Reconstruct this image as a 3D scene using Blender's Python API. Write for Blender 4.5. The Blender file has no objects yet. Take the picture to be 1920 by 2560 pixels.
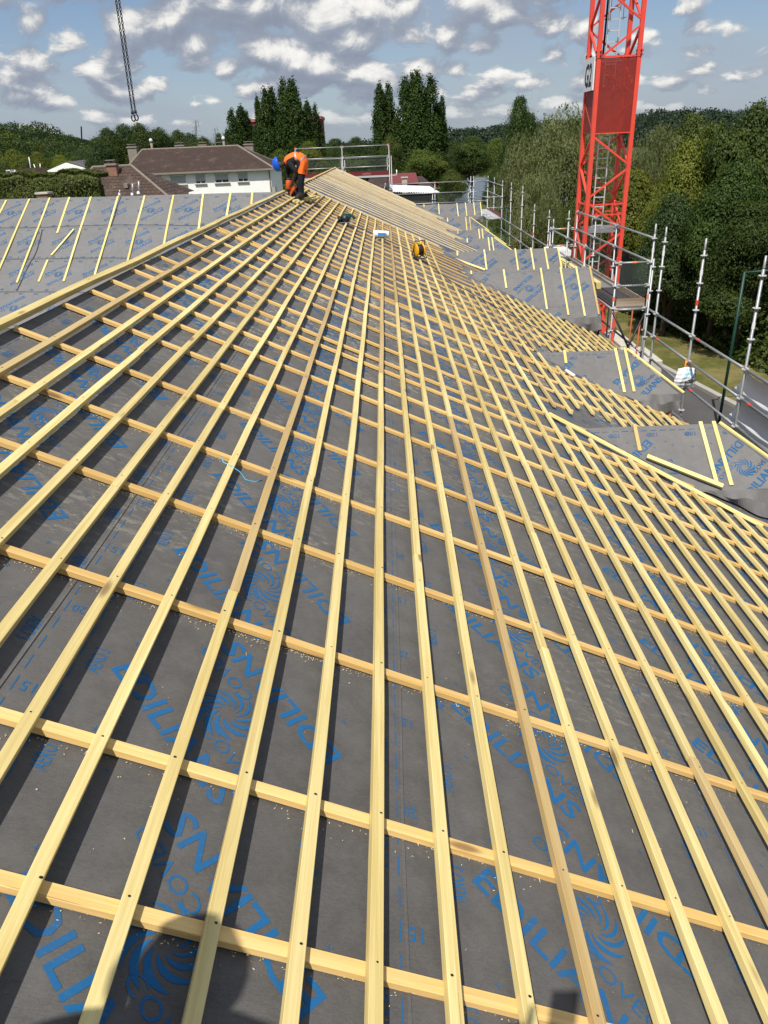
import bpy, bmesh, math, random
import numpy as np
from mathutils import Vector, Matrix
C = bpy.context.scene.collection
SC = bpy.context.scene
PI = math.pi
rad = math.radians
random.seed(7)

# ------------------------------------------------------------------ camera
F_PX, CX, CY = 1848.0, 960.0, 1280.0            # focal length and centre, for a 1920 x 2560 picture
PITCH, ROLL, YAW = rad(26.40), rad(2.463), rad(1.06)
Rz = Matrix.Rotation(YAW, 3, 'Z')
FW = Rz @ Vector((0, math.cos(PITCH), -math.sin(PITCH)))
R0 = Rz @ Vector((1, 0, 0)); U0 = Rz @ Vector((0, math.sin(PITCH), math.cos(PITCH)))
RT = math.cos(ROLL) * R0 - math.sin(ROLL) * U0
UP = math.cos(ROLL) * U0 + math.sin(ROLL) * R0
cam_d = bpy.data.cameras.new('camera'); cam = bpy.data.objects.new('camera', cam_d); C.objects.link(cam)
cam.matrix_world = Matrix(((RT.x, UP.x, -FW.x, 0), (RT.y, UP.y, -FW.y, 0), (RT.z, UP.z, -FW.z, 0), (0, 0, 0, 1)))
cam_d.sensor_fit = 'VERTICAL'; cam_d.sensor_height = 36.0; cam_d.lens = F_PX / 2560 * 36
cam_d.clip_start = 0.05; cam_d.clip_end = 6000
SC.camera = cam
SC.view_settings.view_transform = 'Standard'; SC.view_settings.look = 'None'
SC.view_settings.exposure = 0.26; SC.view_settings.gamma = 1.0

def ray(x, y): return FW + RT * ((x - CX) / F_PX) + UP * ((CY - y) / F_PX)
def at(x, y, Y): v = ray(x, y); return v * (Y / v.y)          # a point seen in the photograph, at its distance Y
def atz(x, y, z): v = ray(x, y); return v * (z / v.z)         # the same, at its height z

# ------------------------------------------------------------------ sun, sky
SUN_L = Vector((0.2, 0.59, -1.0)).normalized()                # the way the light travels
sun_el = math.asin(-SUN_L.z); sun_az = math.atan2(-SUN_L.x, -SUN_L.y)
sd = bpy.data.lights.new('sun', 'SUN'); sd.energy = 4.3; sd.angle = rad(0.5); sd.color = (1.0, 0.955, 0.88)
so = bpy.data.objects.new('sun', sd); C.objects.link(so)
so.rotation_euler = (-SUN_L).to_track_quat('Z', 'Y').to_euler()
W = bpy.data.worlds.new('World'); SC.world = W; W.use_nodes = True

class NT:
    def __init__(s, tree): s.t = tree; s.n = tree.nodes; s.l = tree.links
    def node(s, typ, **kw):
        n = s.n.new(typ)
        for k, v in kw.items():
            if k == 'ins':
                for i, val in v.items():
                    sock = n.inputs[i]
                    if hasattr(val, 'is_output') or isinstance(val, bpy.types.NodeSocket): s.l.new(val, sock)
                    else: sock.default_value = val
            else: setattr(n, k, v)
        return n
    def math(s, op, a, b=0.0, c=None, clamp=False):
        n = s.n.new('ShaderNodeMath'); n.operation = op; n.use_clamp = clamp
        for i, v in enumerate((a, b) if c is None else (a, b, c)):
            if isinstance(v, bpy.types.NodeSocket): s.l.new(v, n.inputs[i])
            else: n.inputs[i].default_value = v
        return n.outputs[0]
    def ramp(s, fac, stops, interp='LINEAR'):
        n = s.n.new('ShaderNodeValToRGB'); s.l.new(fac, n.inputs[0]); r = n.color_ramp; r.interpolation = interp
        while len(r.elements) < len(stops): r.elements.new(0.5)
        for e, (p, col) in zip(r.elements, stops):
            e.position = p; e.color = (*col, 1) if len(col) == 3 else col
        return n.outputs[0]
    def step(s, v, a, b):
        n = s.n.new('ShaderNodeMapRange'); n.interpolation_type = 'SMOOTHSTEP'; s.l.new(v, n.inputs[0])
        n.inputs[1].default_value = a; n.inputs[2].default_value = b; return n.outputs[0]
    def mix(s, f, a, b, mode='MIX'):
        n = s.n.new('ShaderNodeMix'); n.data_type = 'RGBA'; n.blend_type = mode
        for i, v in ((0, f), (6, a), (7, b)):
            if isinstance(v, bpy.types.NodeSocket): s.l.new(v, n.inputs[i])
            elif i == 0: n.inputs[0].default_value = v
            else: n.inputs[i].default_value = (*v, 1) if len(v) == 3 else v
        return n.outputs[2]
    def noise(s, vec, scale, detail=4, rough=0.55, dist=0.0, typ=None):
        n = s.n.new('ShaderNodeTexNoise'); n.noise_dimensions = typ or '3D'
        if vec is not None: s.l.new(vec, n.inputs['Vector'])
        n.inputs['Scale'].default_value = scale; n.inputs['Detail'].default_value = detail
        n.inputs['Roughness'].default_value = rough; n.inputs['Distortion'].default_value = dist
        return n.outputs['Fac']
    def mapping(s, vec, scale=(1, 1, 1), loc=(0, 0, 0), rot=(0, 0, 0)):
        n = s.n.new('ShaderNodeMapping'); s.l.new(vec, n.inputs[0])
        n.inputs['Scale'].default_value = scale; n.inputs['Location'].default_value = loc; n.inputs['Rotation'].default_value = rot
        return n.outputs[0]

def build_world():
    t = NT(W.node_tree); t.n.clear()
    out = t.node('ShaderNodeOutputWorld'); bg = t.node('ShaderNodeBackground'); t.l.new(bg.outputs[0], out.inputs[0])
    sky = t.node('ShaderNodeTexSky', sky_type='NISHITA', sun_disc=False, sun_elevation=sun_el, sun_rotation=sun_az,
                 altitude=100, air_density=1.0, dust_density=1.2, ozone_density=1.0)
    tc = t.node('ShaderNodeTexCoord'); sep = t.node('ShaderNodeSeparateXYZ'); t.l.new(tc.outputs['Generated'], sep.inputs[0])
    x, y, z = sep.outputs
    az = t.math('ARCTAN2', x, y)
    el = t.math('ARCSINE', z)
    elc = t.math('MAXIMUM', el, 0.0)
    v = t.math('MULTIPLY', t.math('LOGARITHM', t.math('ADD', elc, 0.075), math.e), 1.0)
    def dens(du, dv, det=8):
        co = t.node('ShaderNodeCombineXYZ')
        t.l.new(t.math('ADD', t.math('MULTIPLY', az, 4.6), du), co.inputs[0])
        t.l.new(t.math('ADD', t.math('MULTIPLY', v, 1.30), dv), co.inputs[1])
        sh = t.node('ShaderNodeVectorMath', operation='ADD'); t.l.new(co.outputs[0], sh.inputs[0]); sh.inputs[1].default_value = (SEED, SEED * 1.7, 0)
        co = sh
        a = t.noise(co.outputs[0], 0.95, 3, 0.5, 0.0, '2D')
        b = t.noise(co.outputs[0], 2.8, det, 0.66, 0.3, '2D')
        vor = t.node('ShaderNodeTexVoronoi', feature='SMOOTH_F1', voronoi_dimensions='2D'); t.l.new(co.outputs[0], vor.inputs['Vector'])
        vor.inputs['Scale'].default_value = 4.6; vor.inputs['Smoothness'].default_value = 0.5
        puff = t.math('MULTIPLY', t.math('SUBTRACT', 0.42, vor.outputs['Distance']), 0.26)
        return t.math('ADD', t.math('ADD', t.math('MULTIPLY', a, 0.56), t.math('MULTIPLY', b, 0.44)), puff)
    d0 = dens(0, 0, 7); d1 = dens(0.03, 0.13, 2); d2 = dens(-0.02, 0.038, 5)
    mask = t.step(d0, 0.450, 0.535)
    big = t.step(t.math('SUBTRACT', d0, d1), -0.10, 0.17)
    fine = t.step(t.math('SUBTRACT', d0, d2), -0.09, 0.11)
    lit = t.math('ADD', t.math('MULTIPLY', big, 0.66), t.math('MULTIPLY', fine, 0.34))
    ccol = t.ramp(lit, [(0.0, (0.255, 0.295, 0.375)), (0.34, (0.315, 0.355, 0.43)), (0.56, (0.46, 0.485, 0.53)), (0.80, (0.76, 0.755, 0.735)), (1.0, (0.93, 0.915, 0.88))])
    skc = t.mix(1.0, sky.outputs[0], (0.105, 0.105, 0.105), 'MULTIPLY')
    skc = t.mix(t.step(elc, 0.005, 0.24), (0.32, 0.415, 0.54), (0.105, 0.235, 0.50))
    nish = t.mix(1.0, sky.outputs[0], (0.105, 0.105, 0.105), 'MULTIPLY')
    skc = t.mix(0.45, skc, nish)
    # a thin broken veil, mostly higher up
    veil = t.step(t.noise(t.mapping(tc.outputs['Generated'], (3.2, 3.2, 11)), 1.0, 5, 0.55, 0.3), 0.40, 0.66)
    skc = t.mix(t.math('MULTIPLY', veil, 0.55), skc, (0.36, 0.41, 0.49))
    low = t.step(elc, 0.0, 0.06)                 # softer, fainter clouds low over the horizon
    mask = t.math('MULTIPLY', mask, t.math('ADD', t.math('MULTIPLY', low, 0.92), t.math('MULTIPLY', t.step(elc, 0.004, 0.02), 0.07)))
    col = t.mix(mask, skc, ccol)
    below = t.step(el, -0.03, 0.0)
    col = t.mix(below, (0.10, 0.11, 0.08), col)
    t.l.new(col, bg.inputs[0]); bg.inputs[1].default_value = 0.88
SEED = 5.1
build_world()
SC.cycles.max_bounces = 5; SC.cycles.diffuse_bounces = 2; SC.cycles.glossy_bounces = 2; SC.cycles.transmission_bounces = 2; SC.cycles.transparent_max_bounces = 8
SC.cycles.caustics_reflective = False; SC.cycles.caustics_refractive = False

# ------------------------------------------------------------------ helpers
def tag(o, label=None, cat=None, group=None, kind=None):
    if label: o['label'] = label
    if cat: o['category'] = cat
    if group: o['group'] = group
    if kind: o['kind'] = kind
    return o
def thing(name, loc, label, cat, group=None):
    o = bpy.data.objects.new(name, None); C.objects.link(o); o.location = loc; o.empty_display_size = 0.2
    return tag(o, label, cat, group)
def put(o, parent):
    if parent is not None:
        o.parent = parent
        o.matrix_parent_inverse = Matrix.Translation(abs_loc(parent)).inverted()
    return o
def abs_loc(p): return Vector(p.location) if p.parent is None else Vector((0, 0, 0))
class MB:
    """collects shapes, then links them as one mesh"""
    def __init__(s): s.v = []; s.f = []; s.m = []; s.cur = 0
    def add(s, vs, fs):
        b = len(s.v); s.v += [tuple(v) for v in vs]; s.f += [tuple(b + i for i in f) for f in fs]; s.m += [s.cur] * len(fs); return s
    def box(s, lo, hi):
        x0, y0, z0 = lo; x1, y1, z1 = hi
        return s.add([(x0, y0, z0), (x1, y0, z0), (x1, y1, z0), (x0, y1, z0), (x0, y0, z1), (x1, y0, z1), (x1, y1, z1), (x0, y1, z1)],
                     [(0, 3, 2, 1), (4, 5, 6, 7), (0, 1, 5, 4), (1, 2, 6, 5), (2, 3, 7, 6), (3, 0, 4, 7)])
    def bar(s, a, b, w, h=None, up=(0, 0, 1)):
        a = Vector(a); b = Vector(b); d = (b - a).normalized(); u = Vector(up)
        if abs(d.dot(u)) > 0.98: u = Vector((0, 1, 0))
        r = d.cross(u).normalized(); u = r.cross(d); h = h or w; r = r * w / 2; u = u * h / 2
        return s.add([a - r - u, a + r - u, a + r + u, a - r + u, b - r - u, b + r - u, b + r + u, b - r + u],
                     [(0, 1, 2, 3), (7, 6, 5, 4), (0, 4, 5, 1), (1, 5, 6, 2), (2, 6, 7, 3), (3, 7, 4, 0)])
    def tube(s, pts, r, n=8, cap=True):
        pts = [Vector(p) for p in pts]; rs = r if isinstance(r, (list, tuple)) else [r] * len(pts)
        rings = []; b = len(s.v); ref = None
        for i, p in enumerate(pts):
            d = (pts[min(i + 1, len(pts) - 1)] - pts[max(i - 1, 0)]).normalized()
            if ref is None: ref = d.orthogonal().normalized()
            ref = (ref - d * ref.dot(d)).normalized(); q = d.cross(ref)
            for k in range(n):
                a = 2 * PI * k / n; s.v.append(tuple(p + (ref * math.cos(a) + q * math.sin(a)) * rs[i]))
        fs = []
        for i in range(len(pts) - 1):
            for k in range(n):
                fs.append((b + i * n + k, b + i * n + (k + 1) % n, b + (i + 1) * n + (k + 1) % n, b + (i + 1) * n + k))
        if cap: fs.append(tuple(b + k for k in reversed(range(n)))); fs.append(tuple(b + (len(pts) - 1) * n + k for k in range(n)))
        s.f += fs; s.m += [s.cur] * len(fs); return s
    def lathe(s, base, prof, n=16):
        b = len(s.v); base = Vector(base)
        for r, z in prof:
            for k in range(n):
                a = 2 * PI * k / n; s.v.append((base.x + r * math.cos(a), base.y + r * math.sin(a), base.z + z))
        fs = [(b + i * n + k, b + i * n + (k + 1) % n, b + (i + 1) * n + (k + 1) % n, b + (i + 1) * n + k) for i in range(len(prof) - 1) for k in range(n)]
        s.f += fs; s.m += [s.cur] * len(fs); return s
    def quad(s, a, b, c, d): return s.add([a, b, c, d], [(0, 1, 2, 3)])
    def ngon(s, pts): return s.add(pts, [tuple(range(len(pts)))])
    def prism(s, pts, off):
        n = len(pts); off = Vector(off); p = [Vector(q) for q in pts]
        return s.add(p + [q + off for q in p], [tuple(reversed(range(n))), tuple(range(n, 2 * n))] + [(i, (i + 1) % n, n + (i + 1) % n, n + i) for i in range(n)])
    def build(s, name, mats, parent=None, smooth=False, fixn=True):
        me = bpy.data.meshes.new(name); me.from_pydata(s.v, [], s.f)
        for m in (mats if isinstance(mats, (list, tuple)) else [mats]): me.materials.append(m)
        if any(s.m): me.polygons.foreach_set('material_index', s.m)
        if fixn:
            bm = bmesh.new(); bm.from_mesh(me); bmesh.ops.recalc_face_normals(bm, faces=bm.faces); bm.to_mesh(me); bm.free()
        if smooth: me.polygons.foreach_set('use_smooth', [True] * len(me.polygons))
        me.update(); o = bpy.data.objects.new(name, me); C.objects.link(o); return put(o, parent)

# ------------------------------------------------------------------ materials
def new_mat(name):
    m = bpy.data.materials.new(name); m.use_nodes = True; t = NT(m.node_tree); b = t.n['Principled BSDF']; return m, t, b
def bump(t, b, h, strength=0.3, dist=0.01):
    n = t.n.new('ShaderNodeBump'); n.inputs['Strength'].default_value = strength; n.inputs['Distance'].default_value = dist
    t.l.new(h, n.inputs['Height']); t.l.new(n.outputs[0], b.inputs['Normal'])
def plain(name, col, rough=0.6, metal=0.0, var=0.12, scale=6.0, spec=0.4, bs=0.0):
    m, t, b = new_mat(name); tc = t.node('ShaderNodeTexCoord')
    n = t.noise(tc.outputs['Object'], scale, 5, 0.6)
    k = t.math('ADD', t.math('MULTIPLY', t.math('SUBTRACT', n, 0.5), var * 2), 1.0)
    c = t.mix(1.0, (*col, 1), (1, 1, 1), 'MULTIPLY'); mm = t.node('ShaderNodeMix', data_type='RGBA', blend_type='MULTIPLY')
    mm.inputs[0].default_value = 1.0; mm.inputs[6].default_value = (*col, 1)
    cc = t.node('ShaderNodeCombineColor')
    for i in range(3): t.l.new(k, cc.inputs[i])
    t.l.new(cc.outputs[0], mm.inputs[7]); t.l.new(mm.outputs[2], b.inputs['Base Color'])
    b.inputs['Roughness'].default_value = rough; b.inputs['Metallic'].default_value = metal; b.inputs['Specular IOR Level'].default_value = spec
    if bs: bump(t, b, n, bs, 0.01)
    return m
def wood(name, ca, cb, knots=True, rough=0.62):
    """sawn pine, the grain running along local X; each board its own tint and figure"""
    m, t, b = new_mat(name); tc = t.node('ShaderNodeTexCoord'); oi = t.node('ShaderNodeObjectInfo')
    off = t.node('ShaderNodeCombineXYZ'); t.l.new(t.math('MULTIPLY', oi.outputs['Random'], 57.0), off.inputs[0]); t.l.new(t.math('MULTIPLY', oi.outputs['Random'], 31.0), off.inputs[1])
    va = t.node('ShaderNodeVectorMath', operation='ADD'); t.l.new(tc.outputs['Object'], va.inputs[0]); t.l.new(off.outputs[0], va.inputs[1]); P = va.outputs[0]
    g = t.noise(t.mapping(P, (2.2, 90, 90)), 1.0, 4, 0.6, 0.6)
    big = t.noise(t.mapping(P, (0.7, 9, 9)), 1.0, 3, 0.5)
    f = t.math('ADD', t.math('MULTIPLY', g, 0.45), t.math('MULTIPLY', big, 0.55))
    col = t.mix(t.step(f, 0.34, 0.66), ca, cb)
    r1 = t.math('ADD', t.math('MULTIPLY', t.math('FRACT', t.math('MULTIPLY', oi.outputs['Random'], 7.13)), 0.24), 0.84)
    cc = t.node('ShaderNodeCombineColor'); t.l.new(r1, cc.inputs[0]); t.l.new(t.math('POWER', r1, 1.12), cc.inputs[1]); t.l.new(t.math('POWER', r1, 1.3), cc.inputs[2])
    col = t.mix(1.0, col, cc.outputs[0], 'MULTIPLY')
    # a few old, browner boards
    old = t.math('GREATER_THAN', t.math('FRACT', t.math('MULTIPLY', oi.outputs['Random'], 23.7)), 0.93)
    col = t.mix(t.math('MULTIPLY', old, 0.55), col, (0.36, 0.21, 0.10))
    # blue-stained ends and weathered streaks
    st = t.step(t.noise(t.mapping(P, (0.35, 4, 4)), 1.0, 4, 0.7), 0.66, 0.80)
    col = t.mix(t.math('MULTIPLY', st, 0.35), col, (0.40, 0.31, 0.24))
    ck = t.step(t.noise(t.mapping(P, (1.6, 130, 130)), 1.0, 2, 0.5, 0.3), 0.70, 0.76)   # fine drying checks
    col = t.mix(t.math('MULTIPLY', ck, 0.55), col, (0.22, 0.13, 0.06))
    if knots:
        vo = t.node('ShaderNodeTexVoronoi', feature='F1'); t.l.new(t.mapping(P, (2.3, 9, 9)), vo.inputs['Vector']); vo.inputs['Scale'].default_value = 1.0
        kd = t.math('SUBTRACT', 1.0, t.step(vo.outputs['Distance'], 0.07, 0.20))
        pick = t.math('GREATER_THAN', t.node('ShaderNodeSeparateColor', ins={0: vo.outputs['Color']}).outputs[0], 0.50)
        col = t.mix(t.math('MULTIPLY', t.math('MULTIPLY', kd, pick), 0.75), col, (0.16, 0.085, 0.035))
    t.l.new(col, b.inputs['Base Color']); b.inputs['Roughness'].default_value = rough; b.inputs['Specular IOR Level'].default_value = 0.25
    bump(t, b, g, 0.25, 0.002)
    return m
M = {}
M['batten'] = wood('treated_pine', (0.60, 0.455, 0.165), (0.82, 0.685, 0.325))
M['counter'] = wood('orange_pine', (0.64, 0.40, 0.130), (0.84, 0.575, 0.235))
M['pale_counter'] = wood('pale_pine', (0.66, 0.51, 0.29), (0.85, 0.71, 0.46))
M['yellow'] = wood('yellow_pine', (0.70, 0.56, 0.18), (0.84, 0.73, 0.32), knots=False)
M['board'] = wood('grey_board', (0.28, 0.20, 0.14), (0.46, 0.36, 0.27))
M['galv'] = plain('galvanised_steel', (0.34, 0.345, 0.35), 0.5, 0.6, 0.28, 9.0, bs=0.1)
M['galv_white'] = plain('pale_aluminium', (0.72, 0.72, 0.71), 0.4, 0.45, 0.12, 9.0)
M['red_tape'] = plain('red_tape', (0.75, 0.06, 0.04), 0.5)
M['white_tape'] = plain('white_sticker', (0.80, 0.80, 0.78), 0.5)
M['orange_tape'] = plain('orange_mark', (0.85, 0.20, 0.07), 0.5)
M['crane'] = plain('crane_red_paint', (0.78, 0.075, 0.045), 0.42, 0.0, 0.14, 3.0, 0.5, 0.05)
M['black'] = plain('black_rubber', (0.015, 0.015, 0.017), 0.55)
M['dark_steel'] = plain('dark_steel', (0.035, 0.034, 0.036), 0.45, 0.6)
M['green_paint'] = plain('dark_green_paint', (0.006, 0.040, 0.024), 0.45)
M['concrete'] = plain('concrete', (0.50, 0.47, 0.40), 0.9, 0, 0.25, 4.0, 0.2, 0.3)
M['white'] = plain('white_plastic', (0.78, 0.78, 0.77), 0.4, 0, 0.05)
M['blue_print'] = None
M['ink_black'] = plain('black_ink', (0.012, 0.012, 0.014), 0.6)
M['glass'] = plain('dark_glass', (0.03, 0.035, 0.04), 0.1, 0, 0.05, 3.0, 0.6)
M['shutter'] = plain('grey_shutter', (0.42, 0.43, 0.44), 0.6)
M['render_white'] = plain('white_render', (0.93, 0.92, 0.89), 0.9, 0, 0.10, 1.3, 0.2)
M['stone'] = plain('chimney_render', (0.26, 0.225, 0.19), 0.95, 0, 0.35, 5.0, 0.2, 0.4)
M['maroon'] = plain('maroon_toe_board', (0.16, 0.022, 0.022), 0.55)

def membrane_mat(name, c1, c2, dust=0.0, lap=None):
    m, t, b = new_mat(name); g = t.node('ShaderNodeNewGeometry'); P = g.outputs['Position']
    fib = t.math('ADD', t.math('MULTIPLY', t.noise(P, 320.0, 3, 0.75), .55), t.math('MULTIPLY', t.noise(t.mapping(P, (50, 240, 50)), 1.0, 3, 0.8), .45)); mid = t.noise(P, 9.0, 5, 0.65); big = t.noise(P, 0.9, 4, 0.6)
    f = t.math('ADD', t.math('ADD', t.math('MULTIPLY', fib, 0.50), t.math('MULTIPLY', mid, 0.25)), t.math('MULTIPLY', big, 0.25))
    col = t.mix(t.step(f, 0.34, 0.66), c1, c2)
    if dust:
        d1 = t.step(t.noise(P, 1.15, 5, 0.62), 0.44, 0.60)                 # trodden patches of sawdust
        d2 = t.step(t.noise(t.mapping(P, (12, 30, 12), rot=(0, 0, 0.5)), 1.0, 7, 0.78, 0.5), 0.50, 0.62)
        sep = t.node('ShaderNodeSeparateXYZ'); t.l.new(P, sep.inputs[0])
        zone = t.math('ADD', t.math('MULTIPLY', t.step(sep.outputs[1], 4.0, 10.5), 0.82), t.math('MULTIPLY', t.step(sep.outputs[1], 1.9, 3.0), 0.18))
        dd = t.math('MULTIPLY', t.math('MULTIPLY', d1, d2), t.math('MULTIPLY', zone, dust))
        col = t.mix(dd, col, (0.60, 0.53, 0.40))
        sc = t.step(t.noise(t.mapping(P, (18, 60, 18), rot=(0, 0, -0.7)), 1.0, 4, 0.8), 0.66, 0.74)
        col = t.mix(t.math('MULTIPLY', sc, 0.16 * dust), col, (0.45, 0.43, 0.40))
    t.l.new(col, b.inputs['Base Color']); b.inputs['Roughness'].default_value = 0.72; b.inputs['Specular IOR Level'].default_value = 0.25
    b.inputs['Sheen Weight'].default_value = 0.12; b.inputs['Sheen Roughness'].default_value = 0.5
    wr = t.noise(t.mapping(P, (0.8, 4, 4)), 1.2, 4, 0.6, 0.8)
    h = t.math('ADD', t.math('MULTIPLY', fib, 0.05), wr)
    bump(t, b, h, 0.35, 0.02)
    return m
def print_mat():
    m, t, b = new_mat('blue_print'); g = t.node('ShaderNodeNewGeometry'); P = g.outputs['Position']
    n = t.noise(P, 90, 4, .75); w = t.noise(P, 1.6, 4, .6); sc = t.step(t.noise(t.mapping(P, (14, 46, 14), rot=(0, 0, .4)), 1.0, 5, .75), .58, .72)
    col = t.mix(n, (0.010, 0.096, 0.245), (0.018, 0.132, 0.31)); col = t.mix(t.math('MULTIPLY', t.step(w, .45, .7), .35), col, (0.07, 0.10, 0.15)); col = t.mix(t.math('MULTIPLY', sc, .45), col, (0.16, 0.16, 0.165))
    t.l.new(col, b.inputs['Base Color']); b.inputs['Roughness'].default_value = .75; b.inputs['Specular IOR Level'].default_value = .2; return m
M['blue_print'] = print_mat()
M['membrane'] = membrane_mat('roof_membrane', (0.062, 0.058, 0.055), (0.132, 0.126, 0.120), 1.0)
M['membrane_sunlit'] = membrane_mat('sunlit_roof_membrane', (0.140, 0.137, 0.134), (0.200, 0.196, 0.192), 0.0)  # same underlay, the sun-facing wing's brightness put into a paler colour
M['membrane_mid'] = membrane_mat('grey_roof_membrane', (0.125, 0.120, 0.117), (0.19, 0.184, 0.18), 0.0)  # same underlay again, the brighter look of the dormer slopes put into its colour

# ------------------------------------------------------------------ lettering as flat print
_fonts = {}
def text_mesh(s, bold=0.022, res=2):
    """2D vertices and triangles of a word in capitals 1 unit high, starting at x = 0"""
    key = (s, bold, res)
    if key in _fonts: return _fonts[key]
    cu = bpy.data.curves.new('word', 'FONT'); cu.body = s; cu.size = 1.0; cu.offset = bold; cu.resolution_u = res; cu.fill_mode = 'FRONT'
    o = bpy.data.objects.new('word', cu); C.objects.link(o); bpy.context.view_layer.update()
    me = bpy.data.meshes.new_from_object(o.evaluated_get(bpy.context.evaluated_depsgraph_get()))
    bm = bmesh.new(); bm.from_mesh(me); bmesh.ops.triangulate(bm, faces=bm.faces); bm.verts.index_update()
    V = np.array([v.co[:2] for v in bm.verts]); T = np.array([[v.index for v in f.verts] for f in bm.faces])
    bm.free(); bpy.data.objects.remove(o); bpy.data.curves.remove(cu); bpy.data.meshes.remove(me)
    V = V - np.array([V[:, 0].min(), 0]); V = V / 0.70
    _fonts[key] = (V, T); return V, T
def word(s, x, y, w, h, flip=False, bold=0.022, skew=0.0):
    V, T = text_mesh(s, bold); V = V.copy(); V[:, 0] *= w / V[:, 0].max(); V[:, 1] *= h
    V[:, 0] += V[:, 1] * skew
    V += np.array([x, y])
    if flip: V = -V
    return V, T
def swirl(R=0.125):
    VV = []; TT = []; b = 0
    for k in range(11):
        a0 = 2 * PI * k / 11; big = 1.0 + 0.35 * math.cos(a0 + 2.2); n = 8; pts = []
        for i in range(n + 1):
            u = i / n; r = R * (0.26 + 0.68 * u) * (0.82 + 0.18 * big); a = a0 + 1.25 * u; w = R * 0.088 * math.sin(PI * min(1, u * 0.93 + 0.07)) ** 0.8 * big
            pts.append((r, a, w))
        for r, a, w in pts:
            VV += [((r + w) * math.cos(a), (r + w) * math.sin(a)), ((r - w) * math.cos(a), (r - w) * math.sin(a))]
        for i in range(n):
            q = b + 2 * i; TT += [(q, q + 1, q + 3), (q, q + 3, q + 2)]
        b += 2 * (n + 1)
    return np.array(VV), np.array(TT)
def join2d(parts):
    V = []; T = []; b = 0
    for v, t in parts: V.append(v); T.append(t + b); b += len(v)
    return np.vstack(V), np.vstack(T)
def motif():
    p = [swirl(), word('EDILIANS', -0.335, -0.258, 0.63, 0.092, bold=0.014), word('EDILIANS', -0.335, -0.258, 0.63, 0.092, True, bold=0.014),
         word('COVÉO', 0.02, -0.132, 0.29, 0.052, bold=-0.004), word('COVÉO', 0.02, -0.132, 0.29, 0.052, True, bold=-0.004)]
    return join2d(p)
MOTIF = motif()
def rot2(V, a, off): c, s = math.cos(a), math.sin(a); return V @ np.array([[c, s], [-s, c]]) + np.array(off)
def clip_tris(V, T, poly):
    """triangles of (V, T) cut to a convex polygon given anticlockwise"""
    poly = np.array(poly, float); n = len(poly); inside = np.ones(len(V), bool); E = []
    for i in range(n):
        a = poly[i]; d = poly[(i + 1) % n] - a; nn = np.array([-d[1], d[0]]); E.append((a, nn)); inside &= ((V - a) @ nn) >= 0
    vin = inside[T]; full = vin.all(1)
    outV = [V[T[full]].reshape(-1, 2)]; outF = [np.arange(full.sum() * 3).reshape(-1, 3).tolist()]; base = full.sum() * 3; faces = outF[0]
    extra = []
    for tri in T[~full]:
        pts = [V[i] for i in tri]
        for a, nn in E:
            res = []
            for i in range(len(pts)):
                p, q = pts[i], pts[(i + 1) % len(pts)]; dp = (p - a) @ nn; dq = (q - a) @ nn
                if dp >= 0: res.append(p)
                if (dp >= 0) != (dq >= 0): res.append(p + (q - p) * (dp / (dp - dq)))
            pts = res
            if len(pts) < 3: break
        if len(pts) >= 3:
            faces.append(list(range(base, base + len(pts)))); base += len(pts); extra += pts
    if extra: outV.append(np.array(extra))
    return (np.vstack(outV) if outV else np.zeros((0, 2))), faces
def print_sheet(mb, prints, poly, to3d, mat_slot):
    """adds flat print to a sheet's mesh builder, 1.5 to 2 mm proud of it"""
    for V, T in prints:
        lo, hi = V.min(0), V.max(0); P = np.array(poly)
        if (hi < P.min(0)).any() or (lo > P.max(0)).any(): continue
        v, f = clip_tris(V, T, poly)
        if not len(f): continue
        mb.cur = mat_slot; mb.add([to3d(a, b) for a, b in v], f); mb.cur = 0
def roll_prints(u0, v0, pu, u1, ang, rows, aero=True, jitter=0.0):
    """prints of one roll lying along u, its centre at v0"""
    out = []; u = u0
    while u < u1:
        out.append((rot2(MOTIF[0], ang, (u, v0)), MOTIF[1])); u += pu
    if aero:
        u = u0 - 0.3
        while u < u1:
            for sgn, dv in ((1, 0.47), (-1, -0.56)):
                V, T = word('AERO 3', -0.06, -0.02, 0.125, 0.052, bold=0.0); out.append((rot2(V, 0 if sgn > 0 else PI, (u, v0 + dv)), T))
            for k in range(4):
                V = np.array([(0, -0.002), (0.07, -0.002), (0.07, 0.002), (0, 0.002)]); T = np.array([(0, 1, 2), (0, 2, 3)])
                out.append((V + np.array([u + 0.105 * k, v0 + 0.535]), T)); out.append((V + np.array([u + 0.105 * k + .03, v0 - 0.625]), T))
            V, T = word('15' if int(u * 7) % 2 else '20', 0, 0, 0.045, 0.045, bold=0.0); out.append((rot2(V, PI / 2, (u + 0.25, v0 + 0.60)), T))
            for du, dv in ((0.0, 0.3), (0.14, 0.38), (0.28, -0.36), (0.07, -0.42), (0.21, 0.33), (0.36, -0.31)):
                V = np.array([(-.011, -.0012), (.011, -.0012), (.011, .0012), (-.011, .0012), (-.0012, -.011), (.0012, -.011), (.0012, .011), (-.0012, .011)])
                out.append((V + np.array([u + du, v0 + dv]), np.array([(0, 1, 2), (0, 2, 3), (4, 5, 6), (4, 6, 7)])))
            u += 0.43
    return out

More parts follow.
